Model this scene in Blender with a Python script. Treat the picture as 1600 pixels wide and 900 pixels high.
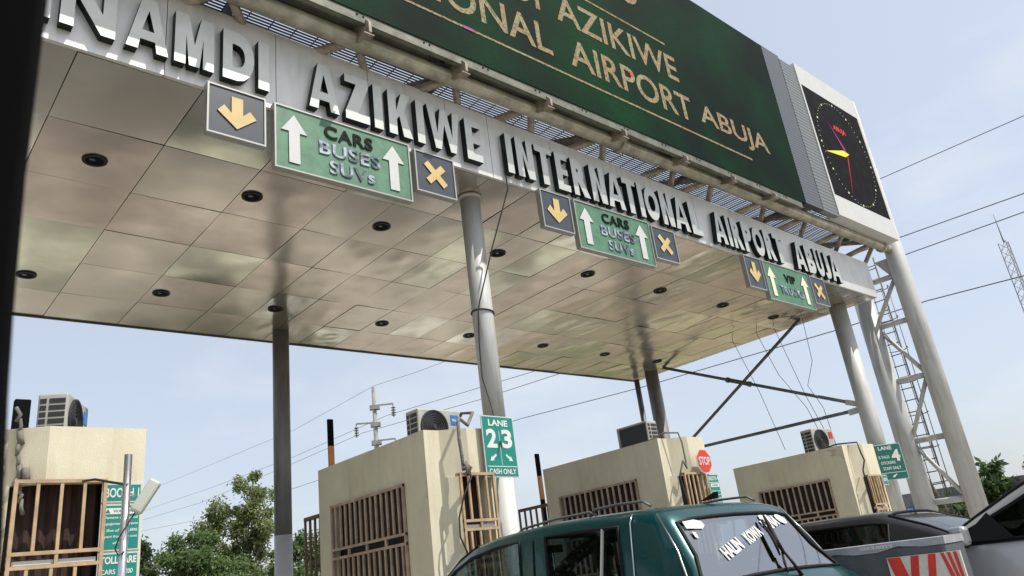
import bpy, math, random
from mathutils import Vector, Matrix
import mathutils
random.seed(7)
R = math.radians
S = bpy.context.scene
C = S.collection
for o in list(bpy.data.objects): bpy.data.objects.remove(o)

# ------------------------------------------------------------------ camera
YAW, PIT, ROL, FPX, CZ = 0.754019075, 0.364998089, -0.129417231, 1197.53, 1.30
def cam_axes():
    cy, sy = math.cos(YAW), math.sin(YAW); cp, sp = math.cos(PIT), math.sin(PIT)
    f = Vector((sy*cp, cy*cp, sp)); r = Vector((cy, -sy, 0)); u = r.cross(f)
    cr, sr = math.cos(ROL), math.sin(ROL)
    return r*cr+u*sr, u*cr-r*sr, f
cr_, cu_, cf_ = cam_axes()
cd = bpy.data.cameras.new('camera'); cam = bpy.data.objects.new('camera', cd); C.objects.link(cam)
cd.sensor_width = 36; cd.lens = 36*FPX/1600; cd.clip_start = .05; cd.clip_end = 3000
cam.matrix_world = Matrix(((cr_.x, cu_.x, -cf_.x, 0), (cr_.y, cu_.y, -cf_.y, 0), (cr_.z, cu_.z, -cf_.z, CZ), (0, 0, 0, 1)))
cd.dof.use_dof = True; cd.dof.focus_distance = 11; cd.dof.aperture_fstop = 7.0
S.camera = cam
# ------------------------------------------------------------------ light
SUNV = Vector((.30, -.53, 1.0)).normalized()
SUN_EL = math.asin(SUNV.z); SUN_AZ = math.atan2(SUNV.x, SUNV.y)
w = bpy.data.worlds.new('World'); S.world = w; w.use_nodes = True
nt = w.node_tree; nt.nodes.clear()
out = nt.nodes.new('ShaderNodeOutputWorld'); bg = nt.nodes.new('ShaderNodeBackground')
sky = nt.nodes.new('ShaderNodeTexSky'); sky.sky_type = 'NISHITA'; sky.sun_disc = False
sky.sun_elevation = SUN_EL; sky.sun_rotation = SUN_AZ; sky.air_density = 1.0; sky.dust_density = 3.0; sky.ozone_density = 2.5
tc = nt.nodes.new('ShaderNodeTexCoord'); mp = nt.nodes.new('ShaderNodeMapping'); mp.inputs['Scale'].default_value = (1, 1, 2.6)
nz = nt.nodes.new('ShaderNodeTexNoise'); nz.inputs['Scale'].default_value = 3.2; nz.inputs['Detail'].default_value = 6; nz.inputs['Roughness'].default_value = .55
rp = nt.nodes.new('ShaderNodeValToRGB'); rp.color_ramp.elements[0].position = .48; rp.color_ramp.elements[1].position = .78
rp.color_ramp.elements[0].color = (.52, .52, .52, 1); rp.color_ramp.elements[1].color = (.85, .85, .85, 1)
mx = nt.nodes.new('ShaderNodeMixRGB'); mx.inputs['Color2'].default_value = (4.55, 4.75, 5.05, 1)
nt.links.new(tc.outputs['Generated'], mp.inputs['Vector']); nt.links.new(mp.outputs[0], nz.inputs['Vector'])
nt.links.new(nz.outputs['Fac'], rp.inputs['Fac']); nt.links.new(rp.outputs['Color'], mx.inputs['Fac'])
nt.links.new(sky.outputs[0], mx.inputs['Color1']); nt.links.new(mx.outputs[0], bg.inputs['Color'])
bg.inputs['Strength'].default_value = .112
nt.links.new(bg.outputs[0], out.inputs[0])
sl = bpy.data.lights.new('sun', 'SUN'); sun = bpy.data.objects.new('sun', sl); C.objects.link(sun)
sl.energy = 2.9; sl.angle = R(.6); sl.color = (1, .95, .86)
sun.rotation_euler = SUNV.to_track_quat('Z', 'Y').to_euler(); sun.location = (0, 0, 30)
S.view_settings.view_transform = 'Standard'; S.view_settings.look = 'None'; S.view_settings.gamma = 1; S.view_settings.exposure = 0.75

S.render.engine = 'CYCLES'; S.cycles.caustics_reflective = False; S.cycles.caustics_refractive = False

# ------------------------------------------------------------------ materials
def mat(name, col, rough=.6, metal=0., var=.0, vscale=3., bump=0., bscale=40., col2=None, vdetail=5, ramp=(.36, .66), spec=None, coat=0., stretch=None, alpha=None, emit=None):
    m = bpy.data.materials.new(name); m.use_nodes = True; n = m.node_tree; b = n.nodes['Principled BSDF']
    b.inputs['Base Color'].default_value = (*col, 1); b.inputs['Roughness'].default_value = rough; b.inputs['Metallic'].default_value = metal
    if spec is not None: b.inputs['Specular IOR Level'].default_value = spec
    if coat: b.inputs['Coat Weight'].default_value = coat; b.inputs['Coat Roughness'].default_value = .06
    if emit: b.inputs['Emission Color'].default_value = (*emit[0], 1); b.inputs['Emission Strength'].default_value = emit[1]
    t = n.nodes.new('ShaderNodeTexCoord'); src = t.outputs['Object']
    if stretch:
        p = n.nodes.new('ShaderNodeMapping'); p.inputs['Scale'].default_value = stretch; n.links.new(src, p.inputs['Vector']); src = p.outputs[0]
    if var or col2:
        z = n.nodes.new('ShaderNodeTexNoise'); z.inputs['Scale'].default_value = vscale; z.inputs['Detail'].default_value = vdetail; z.inputs['Roughness'].default_value = .62
        n.links.new(src, z.inputs['Vector'])
        r = n.nodes.new('ShaderNodeValToRGB'); e = r.color_ramp.elements
        e[0].position, e[1].position = ramp
        c2 = col2 if col2 else tuple(max(0, c*(1-var)) for c in col)
        c1 = col if col2 else tuple(min(1, c*(1+var*.5)) for c in col)
        e[0].color = (*c2, 1); e[1].color = (*c1, 1)
        n.links.new(z.outputs['Fac'], r.inputs['Fac']); n.links.new(r.outputs['Color'], b.inputs['Base Color'])
        mr = n.nodes.new('ShaderNodeMapRange'); mr.inputs['To Min'].default_value = min(1, rough*1.25+.02); mr.inputs['To Max'].default_value = rough*.85
        n.links.new(z.outputs['Fac'], mr.inputs['Value']); n.links.new(mr.outputs[0], b.inputs['Roughness'])
    if bump:
        z2 = n.nodes.new('ShaderNodeTexNoise'); z2.inputs['Scale'].default_value = bscale; z2.inputs['Detail'].default_value = 4
        n.links.new(src, z2.inputs['Vector'])
        bp = n.nodes.new('ShaderNodeBump'); bp.inputs['Strength'].default_value = bump; bp.inputs['Distance'].default_value = .02
        n.links.new(z2.outputs['Fac'], bp.inputs['Height']); n.links.new(bp.outputs[0], b.inputs['Normal'])
    return m
def glass(name, tint, refl=1.0, rough=.02, base=.05):
    m = bpy.data.materials.new(name); m.use_nodes = True; n = m.node_tree; n.nodes.clear()
    o = n.nodes.new('ShaderNodeOutputMaterial'); mixs = n.nodes.new('ShaderNodeMixShader'); tr = n.nodes.new('ShaderNodeBsdfTransparent'); gl = n.nodes.new('ShaderNodeBsdfGlossy')
    tr.inputs[0].default_value = (*tint, 1); gl.inputs['Roughness'].default_value = rough; gl.inputs[0].default_value = (refl, refl, refl, 1)
    lw_n = n.nodes.new('ShaderNodeLayerWeight'); lw_n.inputs['Blend'].default_value = .5
    pw = n.nodes.new('ShaderNodeMath'); pw.operation = 'POWER'; pw.inputs[1].default_value = 3.0; mr = n.nodes.new('ShaderNodeMapRange'); mr.inputs['To Min'].default_value = base; mr.inputs['To Max'].default_value = .95
    n.links.new(lw_n.outputs['Facing'], pw.inputs[0]); n.links.new(pw.outputs[0], mr.inputs['Value'])
    n.links.new(mr.outputs[0], mixs.inputs[0]); n.links.new(tr.outputs[0], mixs.inputs[1]); n.links.new(gl.outputs[0], mixs.inputs[2]); n.links.new(mixs.outputs[0], o.inputs[0])
    return m
M = {}
M['fascia'] = mat('aluminium_panel', (.66, .66, .645), .42, .36, var=.10, vscale=2.2, stretch=(1, 1, .35))
M['seam'] = mat('panel_seam', (.10, .10, .10), .8)
M['soffit'] = mat('soffit_panel', (.64, .585, .51), .19, .78, var=.12, vscale=1.2)
M['soffit_b'] = mat('soffit_panel_greenish', (.60, .60, .49), .12, .80, var=.2, vscale=1.1)
M['soffit_c'] = mat('soffit_panel_pinkish', (.65, .565, .50), .20, .75, var=.16, vscale=1.6)
M['soffit_d'] = mat('soffit_panel_pale', (.72, .70, .63), .11, .82, var=.22, vscale=.9)
M['roofsheet'] = mat('roof_sheet', (.45, .45, .44), .6, .2, var=.2)
M['letter_face'] = mat('letter_face', (.53, .55, .52), .40, .35, var=.06, vscale=4)
M['letter_side'] = mat('letter_side', (.006, .014, .014), .5, spec=.2)
M['dark_trim'] = mat('dark_trim', (.05, .048, .045), .6, var=.3)
M['lampblack'] = mat('lamp_black', (.010, .010, .010), .5, spec=.2)
M['lamplens'] = mat('lamp_lens', (.05, .05, .048), .25, .3)
M['galv'] = mat('painted_steel_column', (.50, .51, .50), .5, .08, var=.10, vscale=2.6, stretch=(1, 1, .35), bump=.08, bscale=30)
M['galvdark'] = mat('dark_grey_column', (.235, .24, .235), .5, .2, var=.3, vscale=2.0, stretch=(1, 1, .3))  # darker grey, used on the rear columns
M['colpaint'] = mat('column_light_paint', (.55, .57, .56), .55, var=.1)
M['pipe'] = mat('weathered_pipe', (.42, .405, .34), .55, .15, var=.35, vscale=3.5, bump=.1)
M['strut'] = mat('rusty_strut', (.33, .28, .235), .6, .15, var=.45, vscale=5)
M['grate'] = mat('walkway_steel', (.10, .10, .10), .6, .3, var=.2)
M['beam'] = mat('screen_beam', (.15, .155, .125), .6, .2, var=.35, vscale=4)
M['bracedark'] = mat('brace_grey', (.13, .13, .13), .5, .3, var=.3)
M['plaster'] = mat('cream_plaster', (.62, .575, .435), .85, var=.12, vscale=1.8, bump=.12, bscale=55, stretch=(1.2, 1.2, .7), ramp=(.25, .62))
def streaks(m, k, dark):
    n = m.node_tree; b = n.nodes['Principled BSDF']; src = b.inputs['Base Color'].links[0].from_socket
    t = n.nodes.new('ShaderNodeTexCoord'); p = n.nodes.new('ShaderNodeMapping'); p.inputs['Scale'].default_value = (1, 1, .10); z = n.nodes.new('ShaderNodeTexNoise'); z.inputs['Scale'].default_value = k; z.inputs['Detail'].default_value = 4
    z2 = n.nodes.new('ShaderNodeTexNoise'); z2.inputs['Scale'].default_value = 1.1; z2.inputs['Detail'].default_value = 5
    mu = n.nodes.new('ShaderNodeMath'); mu.operation = 'MULTIPLY'; r = n.nodes.new('ShaderNodeValToRGB'); r.color_ramp.elements[0].position = .25; r.color_ramp.elements[1].position = .42
    r.color_ramp.elements[0].color = (1, 1, 1, 1); r.color_ramp.elements[1].color = (*dark, 1)
    mx_ = n.nodes.new('ShaderNodeMixRGB'); mx_.blend_type = 'MULTIPLY'; mx_.inputs['Fac'].default_value = 1
    n.links.new(t.outputs['Object'], p.inputs['Vector']); n.links.new(p.outputs[0], z.inputs['Vector']); n.links.new(t.outputs['Object'], z2.inputs['Vector'])
    n.links.new(z.outputs['Fac'], mu.inputs[0]); n.links.new(z2.outputs['Fac'], mu.inputs[1]); n.links.new(mu.outputs[0], r.inputs['Fac'])
    n.links.new(src, mx_.inputs['Color1']); n.links.new(r.outputs['Color'], mx_.inputs['Color2']); n.links.new(mx_.outputs[0], b.inputs['Base Color'])
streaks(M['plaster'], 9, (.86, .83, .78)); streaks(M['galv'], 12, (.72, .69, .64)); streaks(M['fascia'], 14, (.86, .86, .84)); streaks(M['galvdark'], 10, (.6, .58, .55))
M['plaster_dirty'] = mat('cream_plaster_stained', (.62, .55, .41), .85, col2=(.40, .34, .25), vscale=3.0, bump=.12)
M['roofconc'] = mat('roof_concrete', (.38, .36, .32), .9, var=.3)
M['grille'] = mat('tan_steel_bars', (.44, .31, .18), .5, var=.25, vscale=7)
M['grilleb'] = mat('brown_steel_bars', (.40, .29, .21), .55, var=.3, vscale=7)
M['dark'] = mat('dark_interior', (.02, .016, .014), .8)
M['curtain'] = mat('maroon_curtain', (.045, .022, .018), .9, var=.5, vscale=5, stretch=(6, 6, .4))
M['white'] = mat('white_paint', (.54, .55, .55), .55, var=.05)
M['whitebox'] = mat('white_plastic', (.72, .73, .70), .45, var=.05)
M['green_sign'] = mat('lane_sign_green', (.08, .205, .125), .48, var=.25, vscale=6)
M['green_board'] = mat('teal_green_board', (.0, .21, .17), .4, var=.08, vscale=4)
M['green_dark'] = mat('dark_green_board', (.0, .115, .095), .4, var=.08, vscale=4)
M['steel_frame'] = mat('sign_frame', (.36, .36, .345), .4, .4, var=.1)
M['slate'] = mat('slate_face', (.040, .052, .068), .38, var=.22, vscale=4)
M['yellow'] = mat('arrow_yellow', (.58, .43, .18), .5, var=.1)
M['pale_yellow'] = mat('arrow_pale', (.72, .70, .55), .5, var=.1)
M['chrome'] = mat('mirror_letter', (.60, .62, .64), .12, 1.0, col2=(.16, .17, .18), vscale=5, ramp=(.42, .56))  # dark and bright reflections mottled into the letter colour
M['blackletter'] = mat('black_letter', (.006, .007, .006), .6, spec=.1)
M['red'] = mat('stop_red', (.62, .035, .025), .45, var=.08)
M['cable'] = mat('cable_black', (.02, .02, .02), .6)
M['wire'] = mat('wire_grey', (.13, .13, .14), .6)
M['insul'] = mat('pipe_insulation', (.19, .18, .155), .85, var=.4, vscale=9, bump=.3, bscale=30)
M['ac'] = mat('ac_casing', (.40, .40, .36), .5, var=.12, vscale=5)
M['acdark'] = mat('ac_grille_dark', (.025, .025, .025), .5)
M['acblue'] = mat('ac_badge_blue', (.02, .17, .50), .4)
M['acred'] = mat('ac_badge_red', (.45, .03, .02), .4)
M['chromepost'] = mat('polished_post', (.60, .60, .60), .22, .9)
M['camerabox'] = mat('sensor_box', (.50, .53, .46), .5, var=.08)
M['asphalt'] = mat('pale_patched_paving', (.52, .50, .42), .9, col2=(.17, .155, .135), vscale=.33, bump=.2, bscale=60, vdetail=2, ramp=(.48, .54))  # pale patches added to show as bright reflections in the soffit
M['earth'] = mat('laterite_ground', (.32, .25, .17), .95, col2=(.20, .19, .10), vscale=.25, bump=.2, bscale=20)
M['concrete'] = mat('kerb_concrete', (.42, .40, .36), .9, var=.2, vscale=2, bump=.15)
M['paintline'] = mat('road_paint', (.70, .69, .64), .7, var=.2, vscale=8)
M['kerbblack'] = mat('kerb_black', (.03, .03, .03), .8)
M['barrier'] = mat('barrier_grey', (.105, .115, .13), .7, var=.18, vscale=5, bump=.15)
M['barriertop'] = mat('barrier_top', (.42, .43, .46), .75, var=.25, vscale=6)
M['chevred'] = mat('chevron_red', (.70, .05, .035), .45, var=.15, vscale=10)
M['chevwhite'] = mat('chevron_white', (.75, .74, .70), .5, col2=(.62, .60, .55), vscale=14)
M['teal'] = mat('teal_car_paint', (.0, .052, .054), .26, .45, var=.05, coat=.5)
M['navy'] = mat('dark_teal_car_paint', (.004, .028, .045), .22, .3, coat=.9)
M['blackcar'] = mat('black_car_paint', (.014, .014, .016), .32, .0, coat=.4)
M['silvercar'] = mat('silver_car_paint', (.42, .43, .445), .30, .45, coat=.8)
M['rubber'] = mat('black_rubber', (.006, .006, .007), .6, spec=.2)
M['carchrome'] = mat('car_chrome', (.65, .65, .65), .15, 1.0)
M['seat'] = mat('car_seat', (.045, .042, .04), .85)
M['seatlight'] = mat('car_seat_grey', (.16, .17, .18), .8)
M['tyre'] = mat('tyre', (.02, .02, .02), .85)
M['glass'] = glass('tinted_glass', (.52, .58, .60), .7, .02, .02)
M['glassdark'] = glass('dark_glass', (.14, .16, .16), .7, .02, .025)
M['glassrear'] = glass('rear_glass', (.36, .50, .54), .95, .03, .32)
M['sticker'] = mat('white_sticker', (.66, .66, .64), .6, var=.05)
M['skin'] = mat('skin', (.085, .045, .03), .55)
M['shirt_dark'] = mat('dark_shirt', (.03, .03, .04), .9)
M['shirt_white'] = mat('white_shirt', (.55, .55, .53), .9)
M['hair'] = mat('black_hair', (.008, .007, .006), .8)
M['tailred'] = mat('tail_lamp', (.35, .01, .01), .2)
M['lamp'] = mat('head_lamp', (.6, .6, .6), .15, .3)
M['brown_rail'] = mat('brown_rail', (.13, .07, .05), .6, var=.3)
M['orange'] = mat('boom_orange', (.55, .22, .05), .5, var=.1)
M['black'] = mat('matt_black', (.003, .003, .0035), .7, spec=.08)
M['building'] = mat('tan_render', (.58, .44, .28), .85, var=.1)
M['buildgrey'] = mat('grey_roof', (.20, .20, .21), .7, var=.2)
M['blue'] = mat('blue_awning', (.03, .16, .50), .6)
M['bark'] = mat('bark', (.10, .08, .06), .95, var=.4, bump=.4, bscale=12)
M['palebark'] = mat('pale_bark', (.32, .29, .24), .9, var=.4, bump=.3, bscale=12)
M['wirepole'] = mat('utility_pole_concrete', (.27, .27, .26), .8, var=.2)
M['insulator'] = mat('insulator', (.10, .09, .085), .3)

# LED screen surfaces: printed/lit pixels, mottled like a failing LED wall
def led_mat(name, c1, c2, c3, scale, emit, px=28):
    m = bpy.data.materials.new(name); m.use_nodes = True; n = m.node_tree; b = n.nodes['Principled BSDF']
    t = n.nodes.new('ShaderNodeTexCoord'); z = n.nodes.new('ShaderNodeTexNoise'); z.inputs['Scale'].default_value = scale; z.inputs['Detail'].default_value = 3
    r = n.nodes.new('ShaderNodeValToRGB'); e = r.color_ramp.elements; e[0].position = .42; e[1].position = .66; e[0].color = (*c1, 1); e[1].color = (*c2, 1)
    n.links.new(t.outputs['Object'], z.inputs['Vector']); n.links.new(z.outputs['Fac'], r.inputs['Fac'])
    sn = n.nodes.new('ShaderNodeVectorMath'); sn.operation = 'MULTIPLY'; sn.inputs[1].default_value = (px, 1, px)
    fl = n.nodes.new('ShaderNodeVectorMath'); fl.operation = 'FLOOR'; wn = n.nodes.new('ShaderNodeTexWhiteNoise')
    n.links.new(t.outputs['Object'], sn.inputs[0]); n.links.new(sn.outputs[0], fl.inputs[0]); n.links.new(fl.outputs[0], wn.inputs['Vector'])
    mxn = n.nodes.new('ShaderNodeMixRGB'); mxn.blend_type = 'MIX'; mxn.inputs['Color2'].default_value = (*c3, 1)
    mr = n.nodes.new('ShaderNodeMapRange'); mr.inputs['From Min'].default_value = .45; mr.inputs['To Max'].default_value = .75
    n.links.new(wn.outputs['Value'], mr.inputs['Value']); n.links.new(mr.outputs[0], mxn.inputs['Fac']); n.links.new(r.outputs['Color'], mxn.inputs['Color1'])
    n.links.new(mxn.outputs[0], b.inputs['Base Color']); b.inputs['Roughness'].default_value = .7; b.inputs['Specular IOR Level'].default_value = .06
    n.links.new(mxn.outputs[0], b.inputs['Emission Color']); b.inputs['Emission Strength'].default_value = emit
    return m
M['led'] = led_mat('led_green', (.003, .010, .007), (.0, .036, .009), (.003, .009, .006), .42, .05, 60)
M['ledtext'] = led_mat('led_text', (.30, .21, .13), (.27, .27, .16), (.085, .08, .05), 1.6, .06, 30)
M['ledblack'] = led_mat('led_black', (.006, .006, .008), (.012, .012, .014), (.004, .004, .005), 3, .05, 40)
M['magenta'] = mat('led_magenta', (.16, .0, .11), .6, emit=((.75, .0, .55), .10))
M['ledyellow'] = mat('led_yellow', (.4, .4, .0), .5, emit=((.75, .75, .03), .3))
M['ledred'] = mat('led_red', (.35, .0, .0), .5, emit=((.6, .02, .02), .35))
M['leddot'] = mat('led_dot', (.4, .45, .2), .5, emit=((.6, .65, .35), .3))
def ribbed(name, c, k, axis='Z', dark=.35):
    m = bpy.data.materials.new(name); m.use_nodes = True; n = m.node_tree; b = n.nodes['Principled BSDF']
    t = n.nodes.new('ShaderNodeTexCoord'); wv = n.nodes.new('ShaderNodeTexWave'); wv.bands_direction = axis; wv.inputs['Scale'].default_value = k; wv.inputs['Distortion'].default_value = .25
    r = n.nodes.new('ShaderNodeValToRGB'); r.color_ramp.elements[0].position = .05; r.color_ramp.elements[1].position = .35
    r.color_ramp.elements[0].color = tuple(v*dark for v in c)+(1,); r.color_ramp.elements[1].color = (*c, 1)
    n.links.new(t.outputs['Object'], wv.inputs['Vector']); n.links.new(wv.outputs['Fac'], r.inputs['Fac']); n.links.new(r.outputs['Color'], b.inputs['Base Color'])
    b.inputs['Roughness'].default_value = .45; b.inputs['Metallic'].default_value = .3
    return m
M['louvre'] = ribbed('louvred_panel', (.115, .13, .14), 4.2)
M['louvre_light'] = ribbed('ribbed_panel', (.19, .205, .205), 3.4)

# ------------------------------------------------------------------ helpers
W = {}                        # world matrices of things and parts, by object name
def tag(o, label=None, cat=None, group=None, kind=None):
    if label: o['label'] = label
    if cat: o['category'] = cat
    if group: o['group'] = group
    if kind: o['kind'] = kind
    return o
def thing(name, loc, label, cat, group=None, rz=0):
    o = bpy.data.objects.new(name, None); C.objects.link(o); o.location = loc; o.rotation_euler = (0, 0, rz); o.empty_display_size = .2
    W[o.name] = Matrix.Translation(loc) @ Matrix.Rotation(rz, 4, 'Z')
    return tag(o, label, cat, group)
class MB:
    def __init__(s): s.v = []; s.f = []; s.m = []; s.sm = []
    def add(s, vs, fs, mi=0, smooth=False):
        k = len(s.v); s.v += [Vector(p) for p in vs]
        for f in fs: s.f.append(tuple(i+k for i in f)); s.m.append(mi); s.sm.append(smooth)
        return s
    def box(s, x0, x1, y0, y1, z0, z1, mi=0):
        v = [(x, y, z) for x in (x0, x1) for y in (y0, y1) for z in (z0, z1)]
        return s.add(v, [(0, 1, 3, 2), (4, 6, 7, 5), (0, 4, 5, 1), (2, 3, 7, 6), (0, 2, 6, 4), (1, 5, 7, 3)], mi)
    def bar(s, p, q, a, b, mi=0, up=(0, 0, 1)):
        p, q = Vector(p), Vector(q); d = (q-p).normalized(); up = Vector(up)
        if abs(d.dot(up)) > .98: up = Vector((0, 1, 0))
        x = d.cross(up).normalized(); y = x.cross(d)
        v = [c+x*i*a/2+y*j*b/2 for c in (p, q) for i, j in ((-1, -1), (1, -1), (1, 1), (-1, 1))]
        return s.add(v, [(0, 1, 2, 3), (7, 6, 5, 4), (0, 4, 5, 1), (1, 5, 6, 2), (2, 6, 7, 3), (3, 7, 4, 0)], mi)
    def tube(s, pts, r, n=10, mi=0, caps=True):
        pts = [Vector(p) for p in pts]; rs = r if isinstance(r, (list, tuple)) else [r]*len(pts); v = []; fs = []
        ref = Vector((0, 0, 1))
        for i, p in enumerate(pts):
            d = (pts[min(i+1, len(pts)-1)]-pts[max(i-1, 0)]).normalized()
            u = ref - d*ref.dot(d)
            if u.length < .05: u = Vector((0, 1, 0)) - d*d.y
            if u.length < .05: u = Vector((1, 0, 0)) - d*d.x
            u.normalize(); ref = u; w_ = d.cross(u)
            for k in range(n):
                a = 2*math.pi*k/n; v.append(p+(u*math.cos(a)+w_*math.sin(a))*rs[i])
        for i in range(len(pts)-1):
            for k in range(n):
                a, b = i*n+k, i*n+(k+1) % n; fs.append((a, b, b+n, a+n))
        s.add(v, fs, mi, True)
        if caps:
            k = len(s.v)-len(v); L = len(pts)
            s.f.append(tuple(k+i for i in reversed(range(n)))); s.m.append(mi); s.sm.append(False)
            s.f.append(tuple(k+(L-1)*n+i for i in range(n))); s.m.append(mi); s.sm.append(False)
        return s
    def prism(s, poly, y0, y1, mi=0, mside=None):
        """polygon given in x,z; y0 the front"""
        n = len(poly); a = sum(poly[i][0]*poly[(i+1) % n][1]-poly[(i+1) % n][0]*poly[i][1] for i in range(n))
        if a < 0: poly = poly[::-1]
        v = [(x, y0, z) for x, z in poly]+[(x, y1, z) for x, z in poly]
        s.add(v, [tuple(range(n)), tuple(reversed(range(n, 2*n)))], mi)
        k = len(s.v)-2*n
        for i in range(n):
            j = (i+1) % n; s.f.append((k+i, k+n+i, k+n+j, k+j)); s.m.append(mi if mside is None else mside); s.sm.append(False)
        return s
    def disc(s, c, r, y0, y1, n=24, mi=0):
        return s.prism([(c[0]+r*math.cos(2*math.pi*k/n), c[1]+r*math.sin(2*math.pi*k/n)) for k in range(n)], y0, y1, mi)
    def ring(s, c, r0, r1, y0, y1, n=28, mi=0):
        for k in range(n):
            a, b = 2*math.pi*k/n, 2*math.pi*(k+1)/n
            P = [(c[0]+r*math.cos(t), c[1]+r*math.sin(t)) for r, t in ((r0, a), (r1, a), (r1, b), (r0, b))]
            v = [(x, y0, z) for x, z in P]+[(x, y1, z) for x, z in P]
            s.add(v, [(0, 1, 2, 3), (7, 6, 5, 4), (1, 5, 6, 2), (0, 3, 7, 4)], mi)
        return s
    def build(s, name, mats, parent=None, label=None, local=False, bevel=0, smooth_angle=None, fix=True):
        if not isinstance(mats, (list, tuple)): mats = [mats]
        me = bpy.data.meshes.new(name)
        inv = W[parent.name].inverted() if (parent is not None and not local) else Matrix.Identity(4)
        me.from_pydata([tuple(inv @ p) for p in s.v], [], s.f)
        for m in mats: me.materials.append(M[m] if isinstance(m, str) else m)
        me.polygons.foreach_set('material_index', s.m); me.polygons.foreach_set('use_smooth', s.sm); me.update()
        o = bpy.data.objects.new(name, me); C.objects.link(o)
        if parent is not None: o.parent = parent; W[o.name] = W[parent.name]
        else: W[o.name] = Matrix.Identity(4)
        if bevel:
            b = o.modifiers.new('bevel', 'BEVEL'); b.width = bevel; b.segments = 2; b.limit_method = 'ANGLE'
        if label: o['label'] = label
        return o
def origin_to(o, loc):
    """put the origin of a one-mesh thing at its base"""
    loc = Vector(loc)
    for v in o.data.vertices: v.co -= loc
    o.location = loc; W[o.name] = Matrix.Translation(loc)
    return o
_tc = {}
def text_raw(s, bold, depth, shear=0., space=1.0):
    k = (s, bold, depth, shear, space)
    if k in _tc: return _tc[k]
    cu = bpy.data.curves.new('t', 'FONT'); cu.body = s; cu.size = 1; cu.offset = bold; cu.extrude = .5; cu.resolution_u = 4; cu.shear = shear; cu.space_character = space
    ob = bpy.data.objects.new('t', cu); C.objects.link(ob)
    dg = bpy.context.evaluated_depsgraph_get(); me = bpy.data.meshes.new_from_object(ob.evaluated_get(dg))
    vs = [tuple(v.co) for v in me.vertices]; fs = [tuple(p.vertices) for p in me.polygons]; nz_ = [abs(p.normal.z) > .5 for p in me.polygons]
    bpy.data.objects.remove(ob); bpy.data.curves.remove(cu); bpy.data.meshes.remove(me)
    x0 = min(v[0] for v in vs); x1 = max(v[0] for v in vs); y0 = min(v[1] for v in vs); y1 = max(v[1] for v in vs)
    _tc[k] = (vs, fs, nz_, x0, x1, y0, y1); return _tc[k]
def add_text(mb, s, x0, x1, z0, z1, y0, y1, mf=0, ms=0, bold=.02, shear=0., zf=None, space=1.0):
    """text filling the box x0..x1, z0..z1; front face at y0 (towards -Y), back at y1"""
    vs, fs, nn, a0, a1, b0, b1 = text_raw(s, bold, 1, shear, space)
    V = []
    for x, y, z in vs:
        X = x0+(x-a0)/(a1-a0)*(x1-x0); Z = z0+(y-b0)/(b1-b0)*(z1-z0)
        if zf: Z += zf(X)
        V.append((X, y0 if z > 0 else y1, Z))
    k = len(mb.v); mb.v += [Vector(p) for p in V]
    for f, flat in zip(fs, nn): mb.f.append(tuple(i+k for i in f)); mb.m.append(mf if flat else ms); mb.sm.append(False)
    return mb
def arrow_poly(cx, cz, w_, h, d=0., shaft=.36, head=.46):
    """arrow pointing +z, turned by angle d"""
    P = [(-w_*shaft/2, -h/2), (w_*shaft/2, -h/2), (w_*shaft/2, h/2-h*head), (w_/2, h/2-h*head), (0, h/2), (-w_/2, h/2-h*head), (-w_*shaft/2, h/2-h*head)]
    c, s = math.cos(d), math.sin(d)
    return [(cx+x*c-z*s, cz+x*s+z*c) for x, z in P]

# ------------------------------------------------------------------ setting
g = MB(); g.add([(-600, -600, -.02), (600, -600, -.02), (600, 900, -.02), (-600, 900, -.02)], [(0, 1, 2, 3)])
tag(g.build('ground', 'earth'), kind='structure')
g = MB(); g.add([(-9, -70, 0), (26, -70, 0), (26, 75, 0), (-9, 75, 0)], [(0, 1, 2, 3)])
tag(g.build('road', 'asphalt'), kind='structure')
g = MB()
for x in (-2.6, 3.8, 8.2, 13.0, 23.5):
    for k in range(9): g.box(x-.06, x+.06, -46+k*5, -43.5+k*5, .003, .006)
    for k in range(9): g.box(x-.06, x+.06, 22+k*5, 24.5+k*5, .003, .006)
for x0, x1 in ((-2.5, .9), (2.5, 5.0), (7.0, 9.4), (11.0, 15.2)): g.box(x0, x1, 5.2, 5.5, .003, .006)
tag(g.build('road_markings', 'paintline'), kind='structure')
def kerb(x0, x1, y0, y1):
    k = MB(); n = 12; cx = (x0+x1)/2; r = (x1-x0)/2
    poly = [(x0, y1), (x0, y0+r)]+[(cx-r*math.cos(math.pi*i/n), y0+r-r*math.sin(math.pi*i/n)) for i in range(1, n)]+[(x1, y0+r), (x1, y1)]
    N = len(poly); v = [(x, y, 0) for x, y in poly]+[(x, y, .14) for x, y in poly]
    k.add(v, [tuple(range(N, 2*N))], 0)
    for i in range(N):
        j = (i+1) % N; k.f.append((i, j, N+j, N+i)); k.m.append(i % 2); k.sm.append(False)
    return tag(k.build('toll_island_kerb', ['concrete', 'kerbblack'], bevel=.02), kind='structure')
kerb(.95, 2.45, 4.2, 17); kerb(5.05, 7.05, 6.6, 17); kerb(9.4, 11.0, 4.5, 17); kerb(15.3, 19.0, 4.5, 17)
# grass verges beyond the plaza
g = MB()
for x0, x1, y0, y1 in ((-60, -9.5, 30, 90), (30, 80, 30, 90), (-60, 80, 76, 160)): g.add([(x0, y0, .02), (x1, y0, .02), (x1, y1, .02), (x0, y1, .02)], [(0, 1, 2, 3)])
M['grassmat'] = mat('grass_verge', (.07, .10, .03), .95, col2=(.17, .15, .07), vscale=.5, bump=.4, bscale=25)
tag(g.build('grass', 'grassmat'), kind='structure')

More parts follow.
